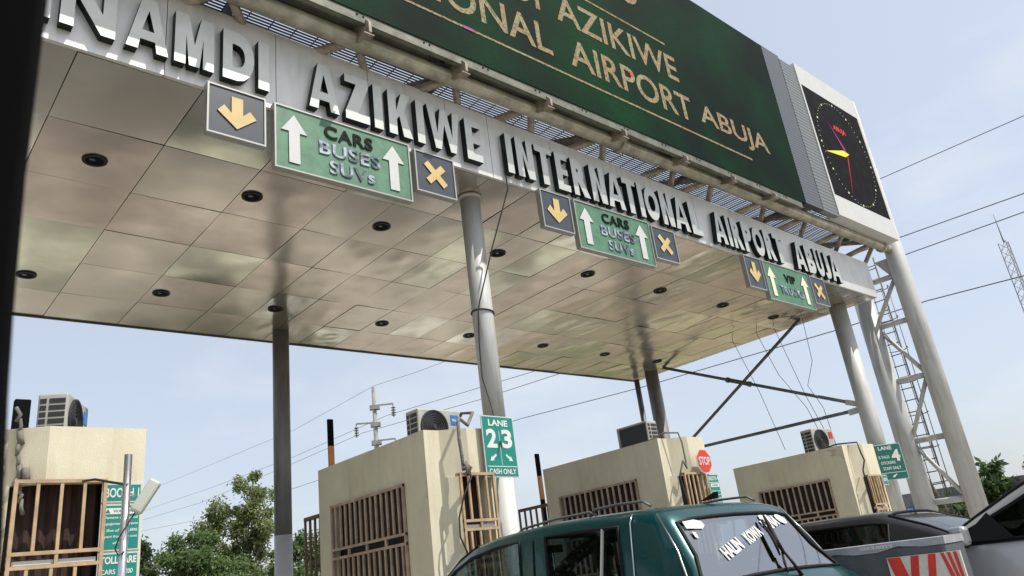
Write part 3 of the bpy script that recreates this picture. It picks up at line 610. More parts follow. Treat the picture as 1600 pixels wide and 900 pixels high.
# ------------------------------------------------------------------ toll booths
def grille_x(mb, x0, x1, zt, zb, zr1, zr2, y, nb, dep):
    """grille in an X-Z plane at y (front), depth towards +y"""
    s = .030
    for z in (zt, zr1, zr2, zb): mb.box(x0, x1, y, y+.03, z-s/2, z+s/2)
    for x in (x0, x1-s): mb.box(x, x+s, y+.001, y+.029, zb, zt)
    for i in range(1, nb):
        x = x0+(x1-x0)*i/nb; mb.box(x-.013, x+.013, y+.004, y+.026, zr1, zt); mb.box(x-.013-.03, x+.013-.03, y+.004, y+.026, zb, zr2)
    mb.box((x0+x1)/2-.013, (x0+x1)/2+.013, y+.004, y+.026, zr2, zr1)
    for x in (x0, x1-s):
        for z in (zt, zb): mb.box(x, x+s, y+.03, y+dep, z-s/2, z+s/2)
def booth(x0, wd, y0, label, lw_=None, fw=None, stained=False, nbl=14):
    """x0,y0: near left corner; lw_ left window (y0,y1,ztop,zr1,zr2), fw front window (x0,x1,ztop,zr1,zr2)"""
    t = thing('toll_booth', (x0, y0, .14), label, 'toll booth', 'cream toll booths on the islands')
    x1 = x0+wd; y1 = y0+2.62; z0, z1 = .14, 3.10; T = .10
    wl = MB(); a, b, zt = lw_[:3]; zb = 1.25
    wl.box(x0, x0+T, y0, a, z0, z1); wl.box(x0, x0+T, b, y1, z0, z1); wl.box(x0, x0+T, a, b, zt, z1); wl.box(x0, x0+T, a, b, z0, zb)
    wl.build('side_wall', 'plaster', t)
    # front: corner pier, splayed face, bay
    fy = y0-.18; fa, fb, fz = fw[:3]
    fr = MB()
    def splay(xa, xb, za, zb_):
        fr.box(x0+T, xa, y0, y0+T, za, zb_)
        yb_ = fy if xb >= x0+.50 else y0-.18*(xb-xa)/.28
        fr.add([(xa, y0, za), (xb, yb_, za), (xb, yb_, zb_), (xa, y0, zb_), (xa, y0+T, za), (xb, yb_+T, za), (xb, yb_+T, zb_), (xa, y0+T, zb_)],
               [(0, 1, 2, 3), (5, 4, 7, 6), (3, 2, 6, 7), (0, 4, 5, 1), (1, 5, 6, 2)])
    splay(x0+.22, x0+.50, fz, z1); fr.box(x0+.50, x1, fy, fy+T, fz, z1)
    fo = fa+(.10 if fa > x0+.13 and wd < 1.2 else 0); xl = max(x0+T+.02, min(x0+.22, fa-.08)); splay(xl, fo, 1.25, fz); splay(x0+.22, x0+.50, z0, 1.25)
    fr.box(x0+.50, x1, fy, fy+T, z0, 1.25); fr.box(fb, x1, fy, fy+T, 1.25, fz)
    fr.build('front_wall', 'plaster', t)
    bk = MB(); bk.box(x1-T, x1, fy+T, y1, z0, z1); bk.box(x0+T, x1-T, y1-T, y1, z0, z1); bk.build('rear_wall', 'plaster', t)
    rf = MB(); rf.box(x0+T, x1-T, y0+T, y1-T, 2.86, 2.94); rf.build('roof_slab', 'roofconc', t)
    cm = MB(); cm.box(x0+.35, x1-T-.01, y0+.10, y1-T-.3, .2, 2.85); cm.build('dark_room_fill', 'dark', t)  # dark block standing in for the unlit room
    cu = MB(); n_ = 26
    pts = [(fa-.02+(fb-fa+.02)*i/n_, fy+.21+.02*math.sin(i*1.7)) for i in range(n_+1)]
    for (xa, ya), (xb, yb_) in zip(pts, pts[1:]):
        cu.add([(xa, ya, 1.2), (xb, yb_, 1.2), (xb, yb_, 2.75), (xa, ya, 2.75)], [(0, 1, 2, 3)], 0, True)
    cu.build('curtain', 'curtain', t)
    gm = MB(); grille_x(gm, fa, fb, fz, 1.28, fw[3], fw[4], fy-.09, fw[5], .09); gm.build('window_grille', 'grille', t)
    gm = MB(); s = .032; gx = x0-.035; _, _, _, r1, r2 = lw_[:5]
    for z in (zt-.02, r1, r2, 1.28): gm.box(gx, gx+.03, a, b, z-s/2, z+s/2)
    for y in (a, b-s): gm.box(gx+.001, gx+.029, y, y+s, 1.28, zt)
    for i in range(1, nbl):
        y = a+(b-a)*i/nbl; gm.box(gx+.004, gx+.026, y-.016, y+.016, r1, zt-.02); gm.box(gx+.004, gx+.026, y-.045, y-.013, 1.28, r2)
    for q in (.25, .5, .75): gm.box(gx+.004, gx+.026, a+(b-a)*q-.02, a+(b-a)*q+.02, r2, r1)
    gm.build('side_window_grille', 'grilleb', t)
    MB().box(x0+.13, x0+.15, a-.1, b+.1, 1.2, 2.7).build('dark_window_backing', 'dark', t)  # dark sheet behind the side window, interior shade put into its colour
    sh = MB(); sh.box(fa+.05, fb-.05, fy-.055, fy-.01, fw[4]+.02, fw[4]+.055); sh.build('ledge', 'white', t)
    return t
booth(5.23, .86, 7.40, 'cream booth behind the LANE 2 3 column, a blue badged AC unit on its roof', (7.87, 9.65, 2.56, 1.985, 1.875), (5.50, 6.02, 2.54, 2.015, 1.92, 4))
booth(9.58, .93, 7.40, 'cream booth with the red STOP sign at its corner', (7.94, 9.69, 2.58, 1.95, 1.84), (9.72, 10.26, 2.52, 1.93, 1.83, 5))
booth(15.50, 1.02, 7.40, 'cream booth left of the LANE 4 sign, rightmost of the row', (7.84, 9.52, 2.50, 1.90, 1.80), (15.70, 16.28, 2.44, 1.88, 1.78, 5), nbl=12)
booth(.95, 1.31, 7.93, 'nearest cream booth at the left edge with the WARNING and TOLL FARE boards', (8.4, 10.0, 2.56, 1.985, 1.875), (1.21, 1.93, 2.60, 2.01, 1.90, 4))

def chip(parent, x, pts):
    b = MB(); b.add([(x, y, z) for y, z in pts], [tuple(range(len(pts)))]); b.build('chipped_plaster', 'plaster_dirty', parent)
for o in [o for o in C.objects if o.name.startswith('toll_booth')]:
    x_ = o.location.x-.003
    if abs(o.location.x-15.5) < .1: chip(o, x_, [(7.42, 3.02), (7.75, 3.06), (7.62, 2.98), (7.70, 2.93), (7.50, 2.90), (7.42, 2.80)])
    if abs(o.location.x-5.23) < .1: chip(o, x_, [(7.40, 2.52), (7.44, 2.50), (7.43, 2.40), (7.46, 2.34), (7.40, 2.30)])

# --- AC units
def ac_unit(loc, rz, label, badge='acblue', s=1.0, back=False):
    t = thing('ac_unit', loc, label, 'air conditioner', 'outdoor AC units on the booth roofs', rz)
    w_, d_, h = .70*s, .27*s, .50*s
    MB().box(-w_/2, w_/2, -d_/2, d_/2, .04, h).build('casing', 'ac', t, local=True, bevel=.018)
    ft = MB(); ft.box(-w_*.38, -w_*.30, -d_/2-.02, d_/2+.02, 0, .04); ft.box(w_*.30, w_*.38, -d_/2-.02, d_/2+.02, 0, .04); ft.build('feet', 'acdark', t, local=True)
    fc = (-w_*.14, h*.53); r_ = h*.41
    MB().disc(fc, r_, -d_/2-.006, -d_/2+.002, 30).build('fan_recess', 'acdark', t, local=True)
    gd = MB()
    for q in range(1, 7): gd.ring(fc, r_*q/6.5-.003*s, r_*q/6.5+.003*s, -d_/2-.016, -d_/2-.008, 26)
    gd.ring(fc, r_*.98, r_*1.07, -d_/2-.02, -d_/2-.003, 30)
    gd.disc(fc, r_*.16, -d_/2-.019, -d_/2-.006, 16)
    gd.build('fan_guard', 'acdark' if not back else 'bracedark', t, local=True)
    bd = MB(); bd.box(w_*.26, w_*.44, -d_/2-.006, -d_/2-.0005, h*.60, h*.86); bd.build('badge', badge, t, local=True)
    # side grid openings, left end
    sg = MB()
    for q in range(6):
        z = h*(.12+.135*q)
        for a, b in ((-.42, .12), (.2, .42)): sg.add([(-w_/2-.003, d_*a, z), (-w_/2-.003, d_*b, z), (-w_/2-.003, d_*b, z+h*.10), (-w_/2-.003, d_*a, z+h*.10)], [(0, 1, 2, 3)])
    sg.build('side_openings', 'acdark', t, local=True)
    if back:
        bb = MB(); bb.box(-w_*.46, w_*.40, d_/2+.0005, d_/2+.008, h*.10, h*.92); bb.build('coil', 'acdark', t, local=True)
        for sgn in (1,):
            s2 = MB()
            for q in range(6):
                z = h*(.12+.135*q)
                for a, b in ((-.42, -.1), (-.02, .42)): s2.add([(w_/2+.003, d_*a, z), (w_/2+.003, d_*b, z), (w_/2+.003, d_*b, z+h*.10), (w_/2+.003, d_*a, z+h*.10)], [(0, 1, 2, 3)])
            s2.build('side_openings', 'acdark', t, local=True)
    return t, (w_, d_, h)
a1, dm = ac_unit((5.68, 7.80, 2.96), R(2), 'beige AC unit with round fan and blue badge beside the LANE 2 3 column', 'acblue', .95)
bt_ = MB(); add_text(bt_, 'Midea', dm[0]*.29, dm[0]*.42, dm[2]*.68, dm[2]*.77, -dm[1]/2-.009, -dm[1]/2-.0065, bold=.02); bt_.build('badge_lettering', 'white', a1, local=True)
a2, dm = ac_unit((1.66, 8.32, 3.0), R(62), 'AC unit seen from its slotted end on the booth at the left edge', 'acblue', .95)
ac_unit((9.80, 7.95, 2.98), R(90), 'AC unit with dark coil side and corner vents, on the booth with the STOP sign', 'acred', .92, True)
ac_unit((15.98, 8.1, 3.05), R(-8), 'AC unit with a small red badge, on the rightmost booth', 'acred', 1.05)
def hose(name, pts, r, m, label, cat):
    o = MB().tube(pts, r, 8).build(name, m); origin_to(tag(o, label, cat), pts[-1]); return o
hose('refrigerant_hose', [(6.0, 7.85, 3.2), (6.1, 7.75, 3.42), (6.12, 7.55, 3.38), (5.9, 7.40, 3.18), (5.66, 7.25, 3.22), (5.57, 7.16, 3.16), (5.57, 7.17, 2.95), (5.58, 7.16, 2.75), (5.57, 7.14, 2.58)], .022, 'insul', 'thick taped hose looping down the booth beside the LANE 2 3 column', 'hose')
hose('booth_cable', [(5.58, 7.12, 2.6), (5.62, 7.07, 2.5), (5.50, 7.08, 2.3), (5.44, 7.14, 2.05), (5.44, 7.15, 1.85), (5.50, 7.08, 1.6)], .010, 'cable', 'thin cable trailing below the taped hose past the front grille', 'cable')
tg = MB()
for q in range(6): tg.tube([(5.57+random.uniform(-.04, .04), 7.12, 2.66+random.uniform(-.06, .05)), (5.58+random.uniform(-.05, .06), 7.08, 2.60), (5.60+random.uniform(-.04, .04), 7.11, 2.53+random.uniform(-.05, .05))], .015, 6)
origin_to(tag(tg.build('tape_bundle', 'insul'), 'ragged bundle of tape and insulation at the end of the taped hose', 'tape'), (5.71, 7.1, 2.55))
hose('refrigerant_hose', [(9.62, 7.6, 3.10), (9.72, 7.35, 3.18), (9.86, 7.2, 3.15), (9.90, 7.19, 3.0), (9.90, 7.19, 2.7), (9.87, 7.17, 2.60), (9.83, 7.19, 2.72)], .014, 'insul', 'grey hose looping over the parapet of the booth with the STOP sign', 'hose')
hose('booth_cable', [(9.83, 7.19, 2.72), (9.70, 7.2, 2.5), (9.69, 7.16, 2.2), (9.70, 7.15, 1.9)], .012, 'cable', 'dark cable down the corner of the booth with the STOP sign', 'cable')
hose('booth_cable', [(15.75, 8.0, 3.12), (15.72, 7.6, 3.16), (15.78, 7.2, 3.12), (15.78, 7.18, 2.9), (15.84, 7.18, 2.75), (15.70, 7.20, 2.55), (15.66, 7.18, 2.0)], .016, 'cable', 'black cable running over the parapet of the rightmost booth', 'cable')
rg = MB()
for q in range(9):
    z = 3.28-q*.10; rg.tube([(1.19+random.uniform(-.03, .03)+.012*q, 7.86, z), (1.20+random.uniform(-.04, .04)+.012*q, 7.83, z-.07), (1.22+random.uniform(-.03, .03)+.012*q, 7.85, z-.13)], random.uniform(.014, .026), 6)
rg.tube([(1.30, 7.80, 2.74), (1.32, 7.79, 2.62)], .03, 7)
origin_to(tag(rg.build('taped_pipe', 'insul'), 'ragged torn insulation hanging down the corner of the booth at the left edge', 'pipe'), (1.2, 7.85, 2.4))
MB_ = MB(); MB_.box(1.21, 1.34, 8.08, 8.16, 3.0, 3.42)
origin_to(tag(MB_.build('black_post', 'black', bevel=.01), 'short black post on the roof of the booth at the left edge', 'post'), (1.27, 8.12, 3.0))

# --- boards and signs
class Sign:
    def __init__(s, t, W_, H, face): s.t, s.W, s.H, s.face, s.k = t, W_, H, face, 0
    def out(s, m, name, mi): m.build(name, s.face if mi else 'sticker', s.t, local=True)
    def text(s, st, a, b, c, d, bold=.02, mi=0, shear=0.):
        m = MB(); add_text(m, st, (a-.5)*s.W, (b-.5)*s.W, c*s.H, d*s.H, -.006-.001*mi, -.0035-.0026*mi, bold=bold, shear=shear); s.out(m, 'sign_lettering', mi)
    def rule(s, a, b, c, d, name='rule'): s.out(MB().box((a-.5)*s.W, (b-.5)*s.W, -.006, -.0035, c*s.H, d*s.H), name, 0)
    def poly(s, P, name='arrow', mi=0): s.out(MB().prism(P, -.006-.001*mi, -.0035-.0026*mi), name, mi)
def board(name, loc, rz, wd, ht, face, label, cat, draw, group=None):
    t = thing(name, loc, label, cat, group, rz)
    MB().box(-wd/2, wd/2, 0, .012, 0, ht).build('panel', 'white', t, local=True)
    MB().box(-wd/2+.014, wd/2-.014, -.003, -.0005, .014, ht-.014).build('face', face, t, local=True)
    draw(Sign(t, wd, ht, face), wd, ht); return t
def d23(m, W_, H):
    m.text('LANE', .20, .80, .83, .935, .03); m.text('2', .10, .42, .47, .78, .035); m.text('3', .57, .89, .47, .78, .035)
    m.rule(.494, .506, .185, .75); m.rule(.05, .95, .165, .178); m.text('CASH ONLY', .09, .91, .05, .135, .02)
    m.poly(arrow_poly(-.25*W_, .31*H, .12*W_, .18*W_*1.35, R(125), .4, .45)); m.poly(arrow_poly(.25*W_, .31*H, .12*W_, .18*W_*1.35, R(-125), .4, .45))
b23 = board('lane_number_sign', (6.19, 7.17, 2.50), R(5), .557, .75, 'green_board', 'green LANE 2 3 CASH ONLY sign on the tall front column', 'road sign', d23)
m = MB(); m.bar((6.25, 7.19, 2.95), (6.60, 7.64, 2.95), .03, .04); m.bar((6.25, 7.19, 2.75), (6.60, 7.64, 2.75), .03, .04); m.build('bracket', 'galv', b23)
def d4(m, W_, H):
    m.text('LANE', .16, .66, .84, .945, .02); m.text('4', .58, .90, .50, .83, .04)
    m.text('E-TAGS', .10, .49, .60, .68, .012); m.text('STICKERS', .13, .66, .44, .52, .012); m.text('STAFF ONLY', .15, .82, .28, .365, .012)
    m.rule(.04, .96, .195, .208); m.poly(arrow_poly(0, .11*H, .09*W_, .2*W_, R(120), .4, .45))
board('lane_number_sign', (18.19, 7.66, 2.42), R(-36), .65, .80, 'green_dark', 'dark green LANE 4 E-TAGS STICKERS STAFF ONLY sign on the column by the tower', 'road sign', d4)
def dstop():
    t = thing('stop_sign', (10.22, 7.08, 2.515), 'red octagonal STOP sign on the corner of a booth', 'stop sign')
    P = lambda r: [(r*math.cos(R(22.5+45*k)), .18+r*math.sin(R(22.5+45*k))) for k in range(8)]
    MB().prism(P(.198), 0, .01).build('rim', 'white', t, local=True); MB().prism(P(.182), -.004, -.0005).build('face', 'red', t, local=True)
    m = MB(); add_text(m, 'STOP', -.14, .14, .115, .245, -.008, -.0045, bold=.03); m.build('sign_lettering', 'white', t, local=True)
dstop()
def dbooth1(m, W_, H): m.text('BOOTH 1', .08, .92, .25, .75)
def dwarn(m, W_, H):
    m.rule(.08, .92, .78, .91, 'warning_strip')
    m.text('WARNING', .30, .88, .81, .88, .02, 1); m.poly([(-.40*W_, .80*H), (-.26*W_, .80*H), (-.33*W_, .895*H)], 'warning_triangle', 1)
    for i, st in enumerate(('Damage to any toll', 'equipment attracts', 'a fine of N25,000.', 'apart from the cost', 'of repair')):
        z = .66-i*.135; m.text(st, .08 if i < 4 else .33, .93 if i < 4 else .72, z, z+.075, .015, 0, .25)
def dfare(m, W_, H):
    m.text('TOLL FARE', .06, .94, .80, .93, .03)
    for i, (st, p_) in enumerate((('CARS', 'N200'), ('BUSES', 'N300'), ('SUVs', 'N300'), ('TRUCKS', 'N500'))):
        z = .62-i*.17; m.text(st, .08, .08+.09*len(st), z, z+.085, .015); m.text(p_, .58, .86, z, z+.085, .015, 0, .2)
FYb = 7.93-.18-.013
board('information_board', (2.075, FYb, 2.415), 0, .34, .17, 'green_board', 'small green BOOTH board on the booth at the left edge, above the warning', 'sign board', dbooth1)
board('warning_board', (2.075, FYb, 1.995), 0, .34, .405, 'green_board', 'green board with a white WARNING strip and a fine notice, behind the slim sensor post', 'sign board', dwarn)
board('fare_board', (2.075, FYb, 1.50), 0, .34, .48, 'green_board', 'green TOLL FARE price board below the warning board', 'sign board', dfare)
def dbooth4(m, W_, H):
    m.text('BOOTH 4', .06, .94, .87, .95); m.rule(.02, .98, .825, .835); m.rule(.1, .9, .74, .81, 'warning_strip')
    m.text('WARNING', .2, .8, .755, .795, .01, 1)
    for i, st in enumerate(('Damage to any toll', 'equipment attracts', 'a fine of N25,000.', 'apart from the cost', 'of repair')): m.text(st, .1, .9, .64-i*.07, .68-i*.07, .01, 0, .2)
board('booth_number_board', (10.39, 7.10, 1.73), 0, .27, .77, 'green_board', 'narrow green BOOTH 4 board under the STOP sign', 'sign board', dbooth4)
def dbooth5(m, W_, H): m.text('BOOTH 5', .1, .9, .35, .7)
board('booth_number_board', (16.36, 7.10, 2.24), 0, .22, .20, 'green_board', 'small pale green number board on the rightmost booth', 'sign board', dbooth5)

# sensor post
sp = thing('sensor_post', (1.85, 6.6, 0), 'slim polished post with a tilted grey sensor box in front of the warning board', 'post')
MB().tube([(1.80, 6.6, 0), (1.80, 6.6, 2.62)], .030, 16).build('post', 'chromepost', sp)
sb = MB(); d = Vector((.13, -.05, .23)).normalized(); c0 = Vector((1.85, 6.52, 2.16)); sb.bar(c0, c0+d*.27, .10, .09); sb.build('sensor_box', 'camerabox', sp, bevel=.018)
cb = MB(); cb.tube([(1.765, 6.6, 2.30), (1.84, 6.6, 2.30), (1.845, 6.53, 2.29)], .010, 6); cb.build('clamp', 'chromepost', sp)
wv = MB(); wv.tube([(1.85, 6.52, 2.16), (1.80, 6.5, 2.08), (1.745, 6.52, 1.98), (1.73, 6.55, 1.90), (1.76, 6.56, 1.85), (1.80, 6.57, 1.88)], .006, 6)
wv.tube([(1.80, 6.57, 2.38), (1.72, 6.7, 2.42), (1.64, 6.9, 2.48), (1.60, 7.1, 2.50)], .010, 6); wv.build('lead', 'cable', sp)

# boom gates and rear railings
def boom(x, y, ztop, label):
    t = thing('boom_gate', (x, y, .14), label, 'boom gate', 'raised boom gates behind the booths')
    MB().box(x-.16, x+.16, y-.14, y+.14, .14, 1.1).build('housing', 'orange', t, bevel=.02)
    z = 1.05; i = 0; segs = [ztop, ztop-.42, ztop-.85, ztop-1.3, ztop-1.75, ztop-2.2, 1.05]
    for i, (a, b) in enumerate(zip(segs, segs[1:])): MB().box(x-.045, x+.045, y-.02, y+.02, b, a).build('arm_section', 'black' if i % 2 == 0 else 'orange', t)
boom(5.87, 10.8, 4.04, 'raised black and orange boom arm behind the booth with the blue badged AC unit')
boom(10.22, 10.8, 3.54, 'raised black and orange boom arm behind the booth with the STOP sign')
def rail(x, y0, y1, zt, label):
    t = thing('steel_railing', (x, y0, 0), label, 'railing', 'brown steel railings behind the booths')
    MB().bar((x, y0, zt), (x, y1, zt), .05, .05).build('top_rail', 'brown_rail', t); MB().bar((x, y0, .4), (x, y1, .4), .04, .04).build('bottom_rail', 'brown_rail', t)
    b = MB(); n_ = int((y1-y0)/.13)
    for i in range(n_+1): y = y0+(y1-y0)*i/n_; b.box(x-.014, x+.014, y-.014, y+.014, .4, zt)
    b.build('bars', 'brown_rail', t)
rail(5.25, 10.04, 10.48, 2.49, 'brown barred railing left of the booth with the blue badged AC unit')
rail(9.6, 10.04, 10.80, 2.50, 'brown barred railing between the LANE 2 3 column and the STOP booth')

# ------------------------------------------------------------------ lane barrier and chevron board
ba = thing('lane_barrier', (5.6, 2.2, 0), 'dark grey concrete barrier with a pale chipped top, right of the green car', 'barrier')
def yy_prism(prof, y0, y1, mb, mi=0):
    n_ = len(prof); v = [(x, y0, z) for x, z in prof]+[(x, y1, z) for x, z in prof]
    mb.add(v, [tuple(range(n_)), tuple(reversed(range(n_, 2*n_)))]+[(i, i+n_, (i+1) % n_+n_, (i+1) % n_) for i in range(n_)], mi)
b = MB(); yy_prism([(5.52, 0), (5.98, 0), (5.92, 1.22), (5.60, 1.22)], 2.17, 6.2, b); b.build('body', 'barrier', ba, bevel=.02)
b = MB(); ny = 26
for i in range(ny):          # chipped paint on the top edge
    ya, yb2 = 2.165+i*(4.03/ny), 2.165+(i+1)*(4.03/ny); dz = lambda k: .045+.012*math.sin(k*2.3)+.008*math.sin(k*5.1)
    b.add([(5.592, ya, 1.245-dz(i)), (5.592, yb2, 1.245-dz(i+1)), (5.598, yb2, 1.247), (5.598, ya, 1.247)], [(3, 2, 1, 0)]); b.add([(5.598, ya, 1.247), (5.598, yb2, 1.247), (5.92, yb2, 1.247), (5.92, ya, 1.247)], [(0, 1, 2, 3)])
b.add([(5.592, 2.165, 1.20), (5.598, 2.165, 1.247), (5.92, 2.165, 1.247), (5.93, 2.165, 1.20)], [(0, 1, 2, 3)])
b.build('painted_top', 'barriertop', ba)
def ytext(mb, s, x, y0, y1, z0, z1):
    t = MB(); add_text(t, s, 0, y0-y1, z0, z1, 0, .002, bold=.02)
    k = len(mb.v); mb.v += [Vector((x-(.002 if p.y < .001 else 0), y0-p.x, p.z)) for p in t.v]
    for f_, m_ in zip(t.f, t.m): mb.f.append(tuple(i+k for i in f_)); mb.m.append(0); mb.sm.append(False)
b = MB(); ytext(b, 'SECURITY', 5.590, 2.74, 2.50, 1.212, 1.234); b.build('stencil_lettering', 'sticker', ba)
cbd = thing('chevron_board', (5.57, 2.33, .6), 'red and white striped hazard board fixed to the end of the grey barrier', 'hazard board')
Pz = lambda y: 1.148
b = MB(); b.box(5.572, 5.588, 2.085, 2.565, .60, 1.150); b.build('board', 'chevwhite', cbd)
for i, (ya, yb2, sl_) in enumerate(((2.56, 2.47, -.05), (2.40, 2.345, .10), (2.285, 2.235, .10))):   # leaning stripes
    b = MB(); xx = 5.5705-.0006*i
    lo = -.25*sl_/.10
    P = [(ya, 1.147), (yb2, 1.147), (yb2+sl_*1.2 if i else yb2-.10, .66), (ya+sl_*1.2 if i else ya-.10, .66)]
    b.add([(xx, max(min(y, 2.562), 2.088), z) for y, z in P], [(0, 1, 2, 3)]); b.build('stripe', 'chevred', cbd)
for q, ya in enumerate((2.205, 2.165, 2.125)):
    xx = 5.568-.0006*q; b = MB(); b.add([(xx, ya, 1.147), (xx, ya-.022, 1.147), (xx, max(2.088, ya-.12), .70), (xx, max(2.10, ya-.08), .70)], [(0, 1, 2, 3)]); b.build('stripe', 'chevred', cbd)

# ------------------------------------------------------------------ vehicles
def loft(st, w0):
    """st: list of (y, ztop, zbelt, hroof, hbody); returns half profiles"""
    prof = []
    for (y, zt, zb, hr, hb) in st:
        gh = max(zt-zb, .02); k = min(1, gh/.25)
        hw = hb+(hr+.03-hb)*k
        prof.append([(hb*.90, .30), (hb*.985, .42), (hb, .68), (hb-.01, zb-.06), (hb-.035, zb), (hw+.012, zt-.085*k-.01), (hw-.012, zt-.04*k-.006), (hw-.06, zt-.012*k-.003), (hr*.72, zt+.004), (hr*.38, zt+.012), (0, zt+.015)])
    return prof
def car(name, label, x, y0, st, paint, glassm, sides, tops, rearlow=None, lower=None, wheels=None, scale=1, belt_dark=None, second=None):
    """local frame: origin under the rear centre, +y forward.  sides: (i0,i1) ranges of glass between belt and roof; tops: (i0,i1,kind) glass strips front/rear"""
    t = thing(name, (x, y0, 0), label, 'car')
    prof = loft(st, 0); NJ = len(prof[0]); body = MB(); gl = {}
    def pt(i, j, s): return (s*prof[i][j][0], st[i][0], prof[i][j][1])
    for i in range(len(st)-1):
        for j in range(NJ-1):
            isside = j == 4 and any(a <= i < b for a, b in sides)
            istop = j >= 7 and any(a <= i < b for a, b, *_ in tops)
            for s in (-1, 1):
                q = [pt(i, j, s), pt(i+1, j, s), pt(i+1, j+1, s), pt(i, j+1, s)]
                if s > 0: q = q[::-1]
                if isside:
                    key = ('side', s, [k for k, (a, b) in enumerate(sides) if a <= i < b][0]); gl.setdefault(key, MB()).add([(v[0]-s*.008, v[1], v[2]) for v in q], [(0, 1, 2, 3)], 0, True)
                elif istop:
                    key = ('top', 0, [k for k, r_ in enumerate(tops) if r_[0] <= i < r_[1]][0]); gl.setdefault(key, MB()).add([(v[0], v[1], v[2]-.004) for v in q], [(0, 1, 2, 3)], 0, True)
                else: body.add(q, [(0, 1, 2, 3)], (1 if (second and j <= 7 and second[0] <= i < second[1]) else 0), True)
    for i, rev in ((0, False), (len(st)-1, True)):
        loop = [pt(i, j, -1) for j in range(NJ)]+[pt(i, j, 1) for j in reversed(range(NJ-1))]
        body.add(loop, [tuple(range(len(loop))) if not rev else tuple(reversed(range(len(loop))))])
    fl = MB(); fl.box(-.70, .70, .15, st[-1][0]-.15, .28, .34); fl.build('underbody', 'rubber', t, local=True)
    bo = body.build('body', [paint] if not second else [paint, second[2]], t, local=True)
    me = bo.data
    # weld
    import bmesh
    bm = bmesh.new(); bm.from_mesh(me); bmesh.ops.remove_doubles(bm, verts=bm.verts, dist=.0008); bmesh.ops.recalc_face_normals(bm, faces=bm.faces); bm.to_mesh(me); bm.free()
    for k, m_ in gl.items():
        g_ = m_.build('side_window' if k[0] == 'side' else ('rear_window' if k[2] == 0 else 'windshield'), glassm[0] if k[0] == 'side' else glassm[1], t, local=True)
        bm = bmesh.new(); bm.from_mesh(g_.data); bmesh.ops.remove_doubles(bm, verts=bm.verts, dist=.0008); bm.to_mesh(g_.data); bm.free()
    # rubber seals round the glass
    for a, b in sides:
        for s in (-1, 1):
            lo = [Vector(pt(i, 4, s)) for i in range(a, b+1)]; hi = [Vector(pt(i, 5, s)) for i in range(a, b+1)]
            MB().tube(lo+hi[::-1]+[lo[0]], .013, 6, caps=False).build('window_seal', 'rubber', t, local=True)
    for r_ in tops:
        a, b = r_[:2]; L = [Vector(pt(i, 7, -1)) for i in range(a, b+1)]; Rr = [Vector(pt(i, 7, 1)) for i in range(a, b+1)]
        T1 = [Vector(pt(b, j, -1)) for j in range(8, NJ)]+[Vector(pt(b, j, 1)) for j in reversed(range(8, NJ-1))]
        T0 = [Vector(pt(a, j, -1)) for j in range(8, NJ)]+[Vector(pt(a, j, 1)) for j in reversed(range(8, NJ-1))]
        MB().tube(L+T1+Rr[::-1]+T0[::-1]+[L[0]], .014, 6, caps=False).build('window_seal', 'rubber', t, local=True)
    yw = wheels or (.75, st[-1][0]-.8)
    for y in yw:
        for s in (-1, 1):
            wmb = MB(); hb = st[len(st)//2][4]
            xx = s*(hb-.10); wmb.tube([(xx-.1, y, .33), (xx+.1, y, .33)], .33, 26); wo = wmb.build('wheel', 'tyre', t, local=True)
            MB().tube([(xx-.105, y, .33), (xx+.105, y, .33)], .20, 20).build('rim', 'carchrome', wo, local=True)
    return t, prof, pt
def seats(t, rows, m='seat', z=.55):
    for (y, xs_) in rows:
        for x in xs_:
            b = MB(); b.box(x-.23, x+.23, y-.02, y+.5, z-.2, z); b.bar((x, y, z), (x, y-.18, z+.55), .44, .12, up=(0, 1, 0)); b.build('seat', m, t, local=True, bevel=.03)
            b = MB(); b.bar((x, y-.19, z+.60), (x, y-.22, z+.78), .24, .09, up=(0, 1, 0)); b.build('headrest', m, t, local=True, bevel=.03)

# green sport utility car
SX, SYY = 4.60, 2.62
sst = [(0, .60, .50, .60, .80), (.0, .92, .86, .70, .88), (.06, 1.04, .98, .74, .90), (.13, 1.10, 1.03, .75, .905), (.20, 1.155, 1.045, .74, .90), (.30, 1.33, 1.05, .695, .865), (.42, 1.535, 1.05, .66, .84), (.46, 1.595, 1.05, .66, .83), (.54, 1.625, 1.05, .67, .825), (.70, 1.640, 1.05, .69, .82),
       (.76, 1.643, 1.05, .70, .815), (.80, 1.645, 1.05, .70, .815), (1.15, 1.660, 1.05, .70, .815), (1.48, 1.668, 1.045, .70, .815), (1.54, 1.668, 1.045, .70, .815), (1.70, 1.665, 1.04, .70, .815), (1.76, 1.663, 1.04, .70, .815),
       (2.05, 1.648, 1.035, .70, .815), (2.35, 1.608, 1.03, .69, .815), (2.58, 1.535, 1.03, .68, .815), (2.80, 1.42, 1.025, .67, .815), (3.05, 1.25, 1.02, .66, .81), (3.20, 1.13, 1.01, .66, .81), (3.28, 1.06, 1.0, .66, .81), (3.65, .99, .93, .65, .80), (4.0, .90, .84, .62, .76), (4.12, .72, .64, .60, .72)]
suv, sprof, spt = car('sport_utility_car', 'dark green SUV with white lettering on its rear window, nearest car', SX, SYY, sst, 'teal', ('glass', 'glassrear'), [(11, 13), (16, 21)], [(4, 6), (18, 22)], wheels=(.78, 3.42))
